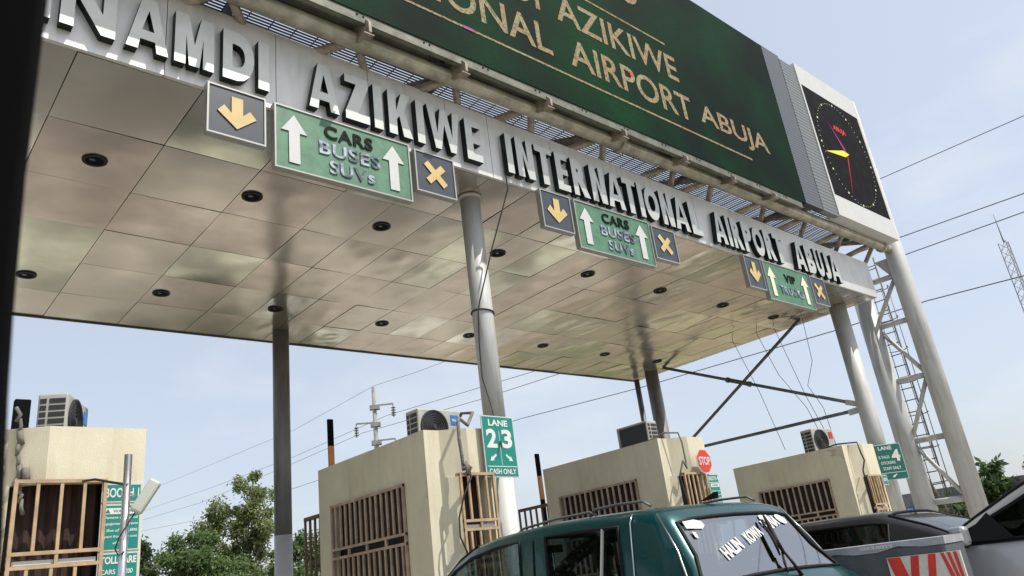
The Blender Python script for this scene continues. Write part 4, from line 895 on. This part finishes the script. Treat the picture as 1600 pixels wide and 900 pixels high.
# quarter bar and door lines
for s in (-1,):
    lines = {'door_line': [(.705, 1.0), (.70, 1.25), (.69, 1.45), (.675, 1.62)], }
def side_x(i, f):     # x on body side between belt row4 and row5 at station index
    a, b = sprof[i][4], sprof[i][5]; return a[0]+(b[0]-a[0])*f
for s in (-1, 1):
    a, b = Vector((s*(side_x(12, 0)+.004), 1.02, 1.05)), Vector((s*(side_x(12, 1)+.004), 1.00, 1.555)); b.y = .93
    MB().bar(a, b, .017, .012).build('window_divider', 'white', suv, local=True)
    for y_, dy in ((.70, .0), (1.62, .0)):
        m = MB(); m.tube([(s*.818, y_+.04, .5), (s*.818, y_+.03, .9), (s*.790, y_+.015, 1.05), (s*.768, y_, 1.30), (s*.746, y_-.01, 1.56), (s*.712, y_-.012, 1.615)], .0045, 6)
        m.build('door_seam', 'carchrome' if y_ < 1 else 'rubber', suv, local=True)
    m = MB(); zr = 1.688; xr = s*.60
    m.tube([(xr, .44+.18, 1.65), (xr, .68, zr), (xr, .90, zr+.012), (xr, 1.10, zr+.01), (xr, 1.16, 1.66)], .009, 8)
    m.tube([(xr, 1.10, 1.66), (xr, 1.16, zr+.0), (xr, 1.5, zr), (xr, 1.85, zr-.02), (xr, 1.92, 1.64)], .009, 8); m.build('roof_rail', 'bracedark', suv, local=True)
    m = MB(); m.tube([(s*.705, .50, 1.59), (s*.76, .35, 1.36), (s*.84, .24, 1.13), (s*.885, .18, 1.0)], .006, 6); m.build('pillar_trim', 'carchrome', suv, local=True)
    MB().box(s*.62-.1, s*.62+.1, -.015, .03, .68, .93).build('tail_lamp', 'tailred', suv, local=True, bevel=.02)
    MB().box(s*.55-.15, s*.55+.15, 4.08, 4.13, .55, .70).build('head_lamp', 'lamp', suv, local=True, bevel=.02)
    mm = MB(); mm.bar((s*.80, 2.55, 1.07), (s*.98, 2.55, 1.12), .10, .14); mm.build('wing_mirror', 'teal', suv, local=True, bevel=.03)
m = MB(); m.add([(-.01, .52, 1.668), (.01, .52, 1.668), (.012, .66, 1.668), (-.012, .66, 1.668), (-.004, .51, 1.712), (.004, .51, 1.712), (.004, .54, 1.712), (-.004, .54, 1.712)], [(0, 3, 2, 1), (4, 5, 6, 7), (0, 1, 5, 4), (1, 2, 6, 5), (2, 3, 7, 6), (3, 0, 4, 7)]); m.build('roof_aerial', 'rubber', suv, local=True)
MB().box(-.80, .80, -.06, .06, .42, .62).build('bumper', 'rubber', suv, local=True, bevel=.03)
seats(suv, [(.95, (-.42, 0, .42)), (1.95, (-.38, .38))])
# rear glass plane: from (y .20, z 1.155) to (y .42, z 1.535)
gA, gB = Vector((0, .20, 1.155)), Vector((0, .42, 1.535)); gu = (gB-gA).normalized(); gn = Vector((0, -gu.z, gu.y)); gL = (gB-gA).length
def on_glass(mb, src, cx, cv, ang, off=.020, bow=.0):
    k = len(mb.v); c_, s_ = math.cos(ang), math.sin(ang)
    for p in src.v:
        a = cx+p.x*c_-p.z*s_; v = cv+p.x*s_+p.z*c_
        aa = abs(a); dz = .018*max(0, 1-(aa/.62)**2)
        mb.v.append(gA+gu*v+Vector((a, 0, 0))+gn*(.0035+.5*dz+(.001 if p.y < 0 else 0)))
    for f_ in src.f: mb.f.append(tuple(i+k for i in f_)); mb.m.append(0); mb.sm.append(False)
m = MB()
def gtext(s, a0, v0, wd, ht, ang):
    t = MB(); add_text(t, s, -wd/2, wd/2, -ht/2, ht/2, -.001, .0, bold=.03); on_glass(m, t, a0, v0, ang)
for st_, ca, cv, wd_, an in (('HALIN', -.29, .205, .25, R(16)), ('KOWA', .03, .285, .23, R(15)), ('BANA', .33, .36, .22, R(13))):
    m = MB(); gtext(st_, ca, cv, wd_, .085, an); m.build('window_lettering', 'sticker', suv, local=True)
for P_, ca, cv, an in (([(-.09, -.03), (.06, -.035), (.10, -.01), (.09, .02), (.02, .035), (-.09, .03)], -.50, .40, R(-3)), ([(-.015, -.02), (.012, -.03), (.015, .01), (-.012, .02)], -.55, .33, 0),
                       ([(.06*math.cos(a*.6283), .035*math.sin(a*.6283)) for a in range(10)], .50, .385, R(-25)), ([(-.06, -.012), (.06, -.02), (.05, .02), (-.05, .02)], .30, .405, 0)):
    m = MB(); t_ = MB(); t_.prism(P_, -.001, 0); on_glass(m, t_, ca, cv, an); m.build('window_sticker', 'sticker', suv, local=True)
wi = MB(); P = lambda a, v, o=.05: gA+gu*v+Vector((a, 0, 0))+gn*o
wi.tube([P(.17, -.06, .04), P(.16, .02, .05), P(.143, .12, .055)], [.013, .010, .008], 8)
wi.tube([P(.143, .10, .05), P(.17, .22, .05), P(.215, .32, .05), P(.25, .40, .045)], [.010, .017, .015, .007], 7); wi.build('wiper', 'rubber', suv, local=True)
wi = MB(); wi.tube([P(.10, .10, .04), P(.15, .20, .045), P(.19, .36, .04)], [.006, .013, .006], 6); wi.build('wiper_blade', 'rubber', suv, local=True)
wi = MB(); wi.tube([P(.15, .12, .04), P(.10, .05, .035), P(.06, -.02, .03)], [.007, .010, .005], 6); wi.build('wiper_blade', 'rubber', suv, local=True)
MB().bar((0, 2.2, 1.52), (.0, 2.23, 1.52), .24, .06).build('rear_view_mirror', 'rubber', suv, local=True)

# black saloon beyond the barrier
bst = [(0, .55, .45, .6, .76), (0, .92, .85, .62, .80), (.05, 1.06, 1.0, .64, .82), (.35, 1.12, 1.04, .66, .84), (.62, 1.15, 1.055, .66, .85), (.68, 1.17, 1.06, .66, .85), (1.05, 1.35, 1.06, .63, .85), (1.42, 1.49, 1.06, .60, .85), (1.50, 1.505, 1.06, .60, .85), (1.56, 1.512, 1.06, .60, .85), (1.62, 1.518, 1.06, .60, .85), (2.0, 1.53, 1.05, .61, .85), (2.42, 1.53, 1.05, .61, .85), (2.50, 1.528, 1.05, .61, .85),
       (2.9, 1.50, 1.04, .61, .85), (3.2, 1.43, 1.03, .60, .85), (3.6, 1.24, 1.02, .60, .85), (3.9, 1.08, 1.0, .62, .85), (4.0, 1.03, .98, .64, .84), (4.5, .95, .88, .62, .82), (4.75, .75, .66, .6, .76)]
sed, _, _ = car('saloon_car', 'black saloon with sloping rear window between the green SUV and the silver car', 8.86, 2.25, bst, 'blackcar', ('glassdark', 'glassdark'), [(7, 12), (13, 16)], [(5, 7), (15, 17)])
seats(sed, [(1.55, (-.4, .4)), (2.5, (-.38, .38))], z=.5)
# silver people carrier, only its front left corner in view
vst = [(0, .55, .5, .7, .85), (0, 1.0, .95, .72, .88), (.1, 1.4, 1.1, .74, .90), (.25, 1.66, 1.13, .74, .90), (.5, 1.72, 1.14, .74, .90), (1.5, 1.74, 1.15, .74, .90), (1.6, 1.74, 1.15, .74, .90), (2.1, 1.735, 1.15, .74, .90), (2.2, 1.73, 1.15, .74, .90), (2.75, 1.69, 1.155, .74, .90), (2.95, 1.645, 1.158, .74, .90), (3.15, 1.575, 1.16, .74, .90), (3.35, 1.485, 1.165, .74, .90), (3.6, 1.355, 1.165, .74, .90), (3.74, 1.27, 1.165, .74, .90), (3.85, 1.21, 1.16, .74, .895), (4.1, 1.13, 1.08, .74, .88), (4.5, 1.0, .93, .70, .84), (4.7, .75, .68, .66, .80)]
VX, VYY = 7.05, -1.43
van, vprof, vpt = car('people_carrier', 'silver grey car at the right edge with its left wing mirror in view', VX, VYY, vst, 'silvercar', ('glassdark', 'glass'), [(3, 5), (6, 7), (8, 14)], [(1, 2), (11, 15)])
MB().tube([(-.88, 3.68, 1.16), (-.955, 3.66, 1.19)], .02, 8).build('mirror_stalk', 'rubber', van, local=True)
mo = MB(); mo.bar((-.955, 3.62, 1.225), (-.955, 3.73, 1.225), .11, .135); mo.build('wing_mirror', 'silvercar', van, local=True, bevel=.03)
m = MB(); m.tube([(-.88, 2.15, 1.16), (-.885, 2.95, 1.166), (-.88, 3.70, 1.172)], .014, 6); m.build('beltline_trim', 'rubber', van, local=True)
m = MB(); m.add([(-.905, 3.35, 1.175), (-.902, 3.72, 1.18), (-.845, 3.50, 1.36)], [(0, 1, 2)]); m.add([(-.90, 3.35, 1.175), (-.897, 3.72, 1.18), (-.84, 3.50, 1.36)], [(2, 1, 0)]); m.build('quarter_trim', 'rubber', van, local=True)
seats(van, [(2.15, (-.42, .42)), (1.1, (-.42, .42))], z=.62)
sw = MB(); sc = Vector((-.42, 2.92, 1.10)); n_ = 22
sw.tube([sc+Vector((.19*math.cos(2*math.pi*k/n_), .09*math.sin(2*math.pi*k/n_), .17*math.sin(2*math.pi*k/n_))) for k in range(n_+1)], .014, 8); sw.tube([sc+Vector((-.18, 0, 0)), sc, sc+Vector((.18, 0, 0))], .015, 6); sw.build('steering_wheel', 'rubber', van, local=True)
MB().box(-.75, .75, 3.05, 3.55, .95, 1.08).build('dashboard', 'seat', van, local=True, bevel=.04)

# ------------------------------------------------------------------ people in the cars
def person(loc, label, shirt, head_turn=0, arms='lap', hands=True):
    """seated figure facing +y, local origin under the hips on the seat"""
    t = thing('person', loc, label, 'person', None, head_turn)
    def skin(name, verts, edges, radii, m, root=0, parent=t, sub=2):
        me = bpy.data.meshes.new(name); me.from_pydata(verts, edges, []); o = bpy.data.objects.new(name, me); C.objects.link(o); o.parent = parent
        mo_ = o.modifiers.new('skin', 'SKIN'); sk = me.skin_vertices[0] if me.skin_vertices else None
        if not me.skin_vertices:
            bpy.context.view_layer.objects.active = o
        for k, r_ in enumerate(radii):
            sv = me.skin_vertices[0].data[k]; sv.radius = (r_, r_) if not isinstance(r_, tuple) else r_
            sv.use_root = (k == root)
        s2 = o.modifiers.new('sub', 'SUBSURF'); s2.levels = sub; s2.render_levels = sub
        me.materials.append(M[m]); W[o.name] = W[t.name]; return o
    V = [(0, 0, .08), (0, 0, .25), (0, -.02, .42), (0, -.02, .50), (0, .0, .58), (0, .015, .66), (0, .02, .74), (0, .0, .80)]
    E_ = [(i, i+1) for i in range(7)]; Rr = [(.15, .11), (.14, .10), (.16, .11), (.10, .08), (.05, .05), (.068, .075), (.078, .092), (.05, .06)]
    if arms == 'wheel':
        for s in (-1, 1):
            k = len(V); V += [(s*.18, 0, .46), (s*.25, .14, .30), (s*.20, .36, .36), (s*.17, .44, .40)]; Rr += [.06, .045, .034, .026]; E_ += [(2, k), (k, k+1), (k+1, k+2), (k+2, k+3)]
    else:
        for s in (-1, 1):
            k = len(V); V += [(s*.18, 0, .46), (s*.23, .02, .22), (s*.14, .24, .16)]; Rr += [.06, .045, .034]; E_ += [(2, k), (k, k+1), (k+1, k+2)]
    for s in (-1, 1):
        k = len(V); V += [(s*.10, .05, .08), (s*.12, .42, .10), (s*.12, .50, -.28)]; Rr += [.085, .06, .045]; E_ += [(0, k), (k, k+1), (k+1, k+2)]
    b_ = skin('body', V, E_, Rr, 'skin')
    # shirt shell over the trunk
    V2 = [(0, 0, .06), (0, 0, .25), (0, -.02, .42), (0, -.02, .505)]; E2 = [(0, 1), (1, 2), (2, 3)]; R2 = [(.165, .125), (.155, .115), (.172, .122), (.085, .075)]
    for s in (-1, 1):
        k = len(V2); V2 += [(s*.18, 0, .455), (s*.235, .07, .35)]; R2 += [.072, .060]; E2 += [(2, k), (k, k+1)]
    skin('shirt', V2, E2, R2, shirt)
    h = MB(); n1, n2 = 14, 8
    vs = []; fs = []
    for a in range(n2+1):
        th = math.pi*.56*a/n2
        for b in range(n1):
            ph = 2*math.pi*b/n1; vs.append((.083*math.sin(th)*math.cos(ph), -.012+.100*math.sin(th)*math.sin(ph), .735+.105*math.cos(th)))
    for a in range(n2):
        for b in range(n1): fs.append((a*n1+b, a*n1+(b+1) % n1, (a+1)*n1+(b+1) % n1, (a+1)*n1+b))
    h.add(vs, fs, 0, True); h.build('hair', 'hair', t, local=True)
    fe = MB()
    fe.tube([(0, .085, .715), (0, .112, .690), (0, .095, .683)], [.010, .014, .010], 8)
    for s in (-1, 1): fe.tube([(s*.076, -.005, .69), (s*.086, -.012, .715), (s*.080, .0, .735)], [.010, .016, .010], 8)
    fe.tube([(-.022, .088, .658), (0, .096, .657), (.022, .088, .658)], [.006, .009, .006], 8); fe.build('face_features', 'skin', t, local=True)
    if hands:
        for s in (-1, 1):
            wx, wy, wz = (s*.17, .44, .40) if arms == 'wheel' else (s*.14, .24, .16)
            hn = MB(); hn.bar((wx, wy-.01, wz), (wx, wy+.08, wz+.01), .075, .03)
            for q in range(4):
                fx = wx+(-.028+.019*q); L = (.062, .072, .068, .052)[q]
                hn.tube([(fx, wy+.07, wz+.012), (fx, wy+.07+L*.5, wz+.016), (fx, wy+.07+L*.85, wz-.004), (fx, wy+.07+L*.9, wz-.028)], [.0095, .009, .008, .006], 7)
            hn.tube([(wx-s*.03, wy+.01, wz), (wx-s*.055, wy+.045, wz), (wx-s*.058, wy+.075, wz-.006)], [.011, .010, .007], 7)
            hn.build('hand', 'skin', t, local=True, bevel=.006)
    return t
person((SX-.38, SYY+2.02, .72), 'person in a dark shirt on the near front seat of the green SUV', 'shirt_dark', R(4))
person((SX+.38, SYY+2.0, .70), 'person in a dark shirt at the far side front seat of the green SUV', 'shirt_dark', R(-6))
person((SX-.30, SYY+1.05, .66), 'person on the rear seat of the green SUV, behind the chrome window bar', 'shirt_dark', R(6))
person((VX-.42, VYY+2.36, .70), 'driver in a white shirt with hands on the wheel of the silver car', 'shirt_white', 0, 'wheel')

# camera car: dark window pillar close to the lens
pl = MB()
ed = [(.0608, .4573, 1.7196), (.0635, .4707, 1.689), (.0656, .4887, 1.651), (.0698, .5206, 1.5825), (.0772, .557, 1.4999), (.0824, .5771, 1.4523), (.0962, .6205, 1.3446), (.1009, .6363, 1.3062), (.118, .68, 1.17)]
rv = cr_; vs = []
for p in ed:
    p = Vector(p); d = (p-Vector((0, 0, CZ))).normalized(); vs += [p, p-rv*.008-d*.012, p-rv*.16-d*.01, p-rv*.16+d*.06, p+d*.05-rv*.004]
fs = []
for i in range(len(ed)-1):
    for k in range(5): fs.append((i*5+k, i*5+(k+1) % 5, (i+1)*5+(k+1) % 5, (i+1)*5+k))
fs += [tuple(range(5)), tuple(reversed(range((len(ed)-1)*5, len(ed)*5)))]
pl.add(vs, fs, 0, True); origin_to(tag(pl.build('window_pillar', 'black'), 'out of focus black car window pillar along the left edge of the view', 'car pillar'), (.112, .67, 1.15))

# ------------------------------------------------------------------ power line, mast
def wire(name, pts, r, label, sag=0):
    P = []
    for a, b in zip(pts, pts[1:]):
        for k in range(6): P.append(Vector(a).lerp(Vector(b), k/6))
    P.append(Vector(pts[-1])); o = MB().tube(P, r, 6).build(name, 'wire'); origin_to(tag(o, label, 'power line', 'overhead wires of the power line'), P[-1])
wire('power_line', [(45, 190, 26.5), (39.9, 135.4, 22.4), (34.2, 70.1, 17.9), (32.7, 52.7, 17.6), (32.0, 45.5, 16.7), (30.4, 27, 14.9), (28.9, 9.5, 14.0), (28.4, 4.4, 13.7), (27, -12, 14.2), (25.5, -30, 16)], .016, 'topmost overhead wire, running from the pole tip across the open sky')
wire('power_line', [(45, 190, 23), (40, 136.6, 19.5), (36.6, 97.9, 16.9), (34.2, 70.4, 15.3), (33.3, 51.9, 15.0), (30.8, 31.9, 12.8), (28.9, 9.4, 11.5), (28.5, 5.3, 11.2), (27, -12, 11.8), (25.5, -30, 13)], .019, 'overhead wire hung from the upper right arm of the pole')
wire('power_line', [(45, 190, 21.5), (40, 137.2, 18.1), (37.1, 103, 15.8), (34.2, 70.4, 14.7), (31.95, 53.5, 13.9), (31.3, 37.8, 12.6), (30.6, 29.4, 12.0), (28.9, 9.5, 10.8), (28.5, 5.4, 10.6), (27, -12, 11), (25.5, -30, 12)], .019, 'overhead wire hung from the left arm of the pole')
wire('power_line', [(45, 190, 19.5), (40, 136.8, 16.4), (37, 101.9, 13.6), (33.8, 65.3, 12.1), (33.3, 52.0, 11.3), (31.0, 33.8, 10.4), (30.1, 23.8, 9.6), (29.2, 12.9, 9.0), (28.9, 9.3, 8.9), (28.6, 6.1, 8.6), (27, -12, 9), (25.5, -30, 10)], .021, 'lowest overhead wire, crossing behind the tie rods under the canopy')
up = thing('utility_pole', (32.65, 52.7, 0), 'distant concrete power pole with bracket arms and hanging insulators above a booth roof', 'utility pole')
MB().tube([(32.65, 52.7, 0), (32.65, 52.7, 17.5)], [.26, .15], 12).build('pole', 'wirepole', up)
adir = Vector((math.cos(R(-32)), math.sin(R(-32)), 0))
for s, z in ((1, 15.95), (-1, 14.55), (1, 13.1)):
    base = Vector((32.65, 52.7, z)); e = base+adir*s*1.5+Vector((0, 0, .05))
    a = MB(); a.bar(base-adir*s*.3, e, .14, .11); a.bar(base-adir*.38+Vector((0, 0, -.16)), base+adir*.42+Vector((0, 0, -.16)), .5, .34); ao = a.build('crossarm', 'wirepole', up)
    b = MB(); b.tube([e, e+Vector((0, 0, -1.1))], .045, 8)
    for q in range(4): b.tube([e+Vector((0, 0, -.3-.2*q)), e+Vector((0, 0, -.36-.2*q))], [.15, .20], 10)
    b.build('insulator', 'insulator', up)
mt = thing('lattice_mast', (68.4, 15.1, 0), 'thin lattice radio mast with a whip aerial at the right edge', 'mast')
mw = .42; legs = [(68.4+mw*math.cos(a), 15.1+mw*math.sin(a)) for a in (R(90), R(210), R(330))]
b = MB()
for x, y in legs: b.tube([(x, y, 0), (x, y, 21.9)], .035, 6)
b.build('legs', 'wire', mt); b = MB()
for i in range(30):
    z = i*.73
    for k in range(3):
        (xa, ya), (xb, yb2) = legs[k], legs[(k+1) % 3]; b.tube([(xa, ya, z), (xb, yb2, z+.73)], .015, 5, caps=False); b.tube([(xb, yb2, z), (xa, ya, z+.73)], .015, 5, caps=False)
b.build('lattice_bracing', 'wire', mt)
MB().tube([(68.4, 15.1, 21.8), (68.4, 15.1, 24.4)], [.05, .02], 6).build('aerial', 'wire', mt)

# ------------------------------------------------------------------ trees
def leaf_mat(name, c1, c2, tr=.35):
    m = bpy.data.materials.new(name); m.use_nodes = True; n = m.node_tree; b = n.nodes['Principled BSDF']
    gi = n.nodes.new('ShaderNodeNewGeometry'); r = n.nodes.new('ShaderNodeValToRGB'); r.color_ramp.elements[0].color = (*c1, 1); r.color_ramp.elements[1].color = (*c2, 1)
    n.links.new(gi.outputs['Random Per Island'], r.inputs['Fac']); n.links.new(r.outputs['Color'], b.inputs['Base Color']); b.inputs['Roughness'].default_value = .55
    b.inputs['Specular IOR Level'].default_value = .3
    t = n.nodes.new('ShaderNodeBsdfTranslucent'); n.links.new(r.outputs['Color'], t.inputs[0]); mxs = n.nodes.new('ShaderNodeMixShader'); mxs.inputs[0].default_value = tr+.1
    n.links.new(b.outputs[0], mxs.inputs[1]); n.links.new(t.outputs[0], mxs.inputs[2]); n.links.new(mxs.outputs[0], n.nodes['Material Output'].inputs[0])
    return m
M['leaf_a'] = leaf_mat('leaves_olive', (.13, .18, .07), (.31, .36, .16)); M['leaf_b'] = leaf_mat('leaves_green', (.08, .14, .05), (.19, .27, .105)); M['leaf_c'] = leaf_mat('leaves_dark', (.05, .09, .04), (.12, .18, .075))
def tree(name, base, clumps, leafm, n, ls, label, bark='bark', trunk_r=.18, group='trees beyond the plaza', seed=1):
    rnd = random.Random(seed); bx_, by_ = base
    t = thing(name, (bx_, by_, 0), label, 'tree', group)
    tk = MB(); top = max(c[2] for c in clumps)
    tk.tube([(bx_, by_, -.1), (bx_+.1, by_, top*.25), (bx_-.05, by_+.1, top*.5), (bx_+.05, by_, top*.78)], [trunk_r, trunk_r*.8, trunk_r*.55, trunk_r*.2], 9)
    for (x, y, z, r_, *_) in clumps:
        s = Vector((bx_, by_, max(.6, z*.45))); e = Vector((x, y, z)); md = s.lerp(e, .5)+Vector((rnd.uniform(-.2, .2), rnd.uniform(-.2, .2), -.15))
        tk.tube([s, md, e], [trunk_r*.42, trunk_r*.25, trunk_r*.08], 6)
        for q in range(3):
            o_ = Vector((rnd.gauss(0, 1), rnd.gauss(0, 1), rnd.gauss(.3, 1))).normalized()*r_*.8; tk.tube([md.lerp(e, .6), e+o_], [trunk_r*.10, trunk_r*.03], 5)
    tk.build('trunk', bark, t)
    vol = [c[3]**2*(c[4] if len(c) > 4 else 1) for c in clumps]; tv = sum(vol); V = []; F = []
    for c, vv in zip(clumps, vol):
        cx, cy, cz, r_ = c[:4]; sub = []
        for q in range(max(4, int(r_*9))):
            d = Vector((rnd.gauss(0, 1), rnd.gauss(0, 1), rnd.gauss(0, .9))).normalized()*r_*rnd.uniform(.35, 1.0); sub.append((cx+d.x, cy+d.y, cz+d.z*.85, rnd.uniform(.16, .42)*r_**.5))
        for q in range(int(n*vv/tv)):
            sx_, sy_, sz_, sr = rnd.choice(sub); d = Vector((rnd.gauss(0, 1), rnd.gauss(0, 1), rnd.gauss(0, 1)))*sr*.55
            p = Vector((sx_, sy_, sz_))+d; a = Vector((rnd.gauss(0, 1), rnd.gauss(0, 1), rnd.gauss(-.3, .8))).normalized(); b = a.cross(Vector((rnd.gauss(0, 1), rnd.gauss(0, 1), rnd.gauss(0, 1)))).normalized()
            l = ls*rnd.uniform(.6, 1.3); w_ = l*.42; k = len(V)
            V += [p, p+a*l*.5+b*w_*.5, p+a*l, p+a*l*.5-b*w_*.5]; F.append((k, k+1, k+2, k+3))
    me = bpy.data.meshes.new('crown'); me.from_pydata([(v.x-bx_, v.y-by_, v.z) for v in V], [], F); me.materials.append(M[leafm]); o = bpy.data.objects.new('crown', me); C.objects.link(o); o.parent = t
    return t
tree('tall_tree', (13.0, 30.6), [(12.7, 30.2, 6.2, .62, .7), (13.3, 29.9, 5.9, .62, .6), (12.0, 30.6, 5.4, .65), (12.8, 30.3, 5.1, .75), (11.7, 30.8, 4.5, .85), (12.7, 30.5, 4.2, .95), (11.3, 31.1, 3.5, 1.0), (12.6, 30.6, 3.2, 1.1), (13.3, 30.2, 4.5, .75), (13.2, 30.4, 2.6, 1.0), (11.6, 31, 2.3, 1.1), (12.4, 30.7, 1.7, 1.1)], 'leaf_a', 30000, .16, 'tallest loose olive green tree left of the dark rear column', 'palebark', .17, seed=3)
tree('bushy_tree', (10.4, 29.6), [(9.9, 29.8, 4.15, .45), (10.6, 29.5, 4.1, .5), (9.5, 30.0, 3.4, .8), (10.5, 29.5, 3.3, .85), (11.2, 29.2, 3.4, .7), (10.1, 29.7, 2.5, 1.1), (11.2, 29.2, 2.5, 1.0), (10.4, 29.6, 1.6, 1.1), (11.6, 29.1, 1.6, .9)], 'leaf_b', 20000, .16, 'mid green bushy tree at the foot of the tallest tree', seed=5)
tree('bushy_tree', (8.6, 30.6), [(8.3, 30.6, 4.1, .55), (8.9, 30.5, 3.9, .5), (8.0, 30.9, 3.1, .9), (8.9, 30.5, 2.9, .9), (8.5, 30.7, 1.9, 1.1), (7.6, 31, 2.2, .9)], 'leaf_c', 14000, .17, 'dark green tree just right of the fare board', seed=6)
tree('bushy_tree', (14.3, 28.8), [(14.3, 28.9, 3.7, .65), (13.7, 29.1, 3.3, .6), (14.6, 28.6, 2.9, .8), (14.1, 28.9, 2.2, 1.0), (14.9, 28.5, 1.7, .9), (13.3, 29.3, 1.9, .9)], 'leaf_b', 13000, .16, 'bright green tree right of the dark rear column, behind the brown railing', seed=8)
tree('broadleaf_tree', (33.6, 10.2), [(33.4, 10.55, 3.2, .42), (33.5, 10.3, 2.75, .6), (33.7, 10.1, 2.3, .6), (33.2, 10.9, 2.2, .6), (33.5, 10.3, 1.7, .8)], 'leaf_c', 2600, .34, 'dark broadleaf tree behind the silver car, right of the tower', seed=9)
tree('roadside_tree', (33.9, 9.1), [(33.8, 9.25, 3.1, .45), (34.0, 8.9, 3.2, .6), (34.0, 8.9, 2.5, .8), (34.0, 8.7, 1.8, .8)], 'leaf_a', 3200, .16, 'yellowish green tree at the far right edge', seed=10)
tree('bare_tree', (32.8, 12.4), [(32.9, 12.3, 2.2, .5, .6), (32.5, 12.8, 1.9, .5, .6), (33.0, 12.0, 1.7, .5)], 'leaf_c', 900, .2, 'sparse dark tree seen through the rungs of the tower', trunk_r=.16, seed=12)
bt = MB(); bt.tube([(32.9, 12.1, 0), (32.8, 12.3, 1.8), (32.6, 12.55, 3.0), (32.5, 12.7, 3.9)], [.16, .14, .10, .04], 8); bt.tube([(32.75, 12.4, 2.2), (32.4, 12.9, 2.9), (32.35, 13.0, 3.1)], [.09, .06, .05], 7)
for q in range(3): bt.add([(32.4+q*.05, 12.95, 3.3), (32.5+q*.03, 12.85, 3.28), (32.45, 12.9, 2.7-q*.1)], [(0, 1, 2)])
origin_to(tag(bt.build('dead_trunk', 'bark'), 'leaning bare dark tree trunk behind the tower ladder', 'tree trunk'), (32.9, 12.1, 0))
rd = random.Random(4)
for i, (x, y, s) in enumerate(((-2, 42, 1.3), (3.5, 46, 1.1), (20, 58, 1.6), (25, 52, 1.4), (-9, 50, 1.5), (40, 30, 1.4), (44, 21, 1.3))):
    cl_ = [(x+rd.gauss(0, 1)*s, y+rd.gauss(0, 1)*s, s*(1.4+rd.random()*1.1), s*.9) for _ in range(7)]
    tree('distant_tree', (x, y), cl_, ('leaf_b', 'leaf_c')[i % 2], 2600, .26, ['low rounded tree far behind the nearest booth', 'low rounded tree far behind the sensor post', 'far tree in line with the rear of the middle booths', 'far tree beyond the barrier arms', 'far tree at the left end of the verge', 'far tree behind the tan building', 'far tree beyond the lattice mast road'][i], seed=20+i)

for i, (x, y, s_) in enumerate(((-16, 18, 2.3), (-18, 26, 2.6), (-15, 34, 2.4), (-19, 10, 2.4))):  # unseen trees added so the green car's side reflects something dark
    tree('added_reflection_tree', (x, y), [(x+rd.gauss(0, 1)*s_, y+rd.gauss(0, 1)*s_, s_*(1.5+rd.random()*1.6), s_*.9) for _ in range(9)], 'leaf_c', 5000, .42, ['added unseen tree left of the road, nearest the canopy', 'added unseen tree left of the road, second from the canopy', 'added unseen tree left of the road, at the far end', 'added unseen tree left of the road, closest to the cars'][i], trunk_r=.3, group='unseen trees added to darken car reflections', seed=40+i)

# ------------------------------------------------------------------ low building beyond the tower
bl = thing('roadside_building', (33.5, 13.0, 0), 'low tan building with a blue awning seen between the tower columns', 'building')
b = MB(); b.box(34.0, 42, 9.9, 17.5, 0, 2.15); b.build('wall', 'building', bl)
b = MB(); b.box(33.7, 42.3, 9.6, 17.8, 2.15, 2.75); b.build('roof', 'buildgrey', bl)
b = MB(); b.add([(33.1, 12.3, 2.0), (33.1, 14.0, 2.0), (34.0, 14.0, 2.35), (34.0, 12.3, 2.35)], [(0, 1, 2, 3)]); b.add([(33.1, 12.3, 1.85), (33.1, 14.0, 1.85), (33.1, 14.0, 2.0), (33.1, 12.3, 2.0)], [(0, 1, 2, 3)]); b.build('awning', 'blue', bl)
for y in (10.4, 14.4, 15.8): MB().box(33.985, 34.01, y, y+.9, .9, 1.8).build('window', 'dark', bl)
wl_ = thing('boundary_wall', (28, 9, 0), 'low cream boundary wall behind the tower', 'wall')
MB().box(28.0, 28.2, 8.4, 30, 0, 1.15).build('wall', 'plaster', wl_); MB().box(27.95, 28.25, 8.35, 30, 1.15, 1.23).build('coping', 'roofconc', wl_)
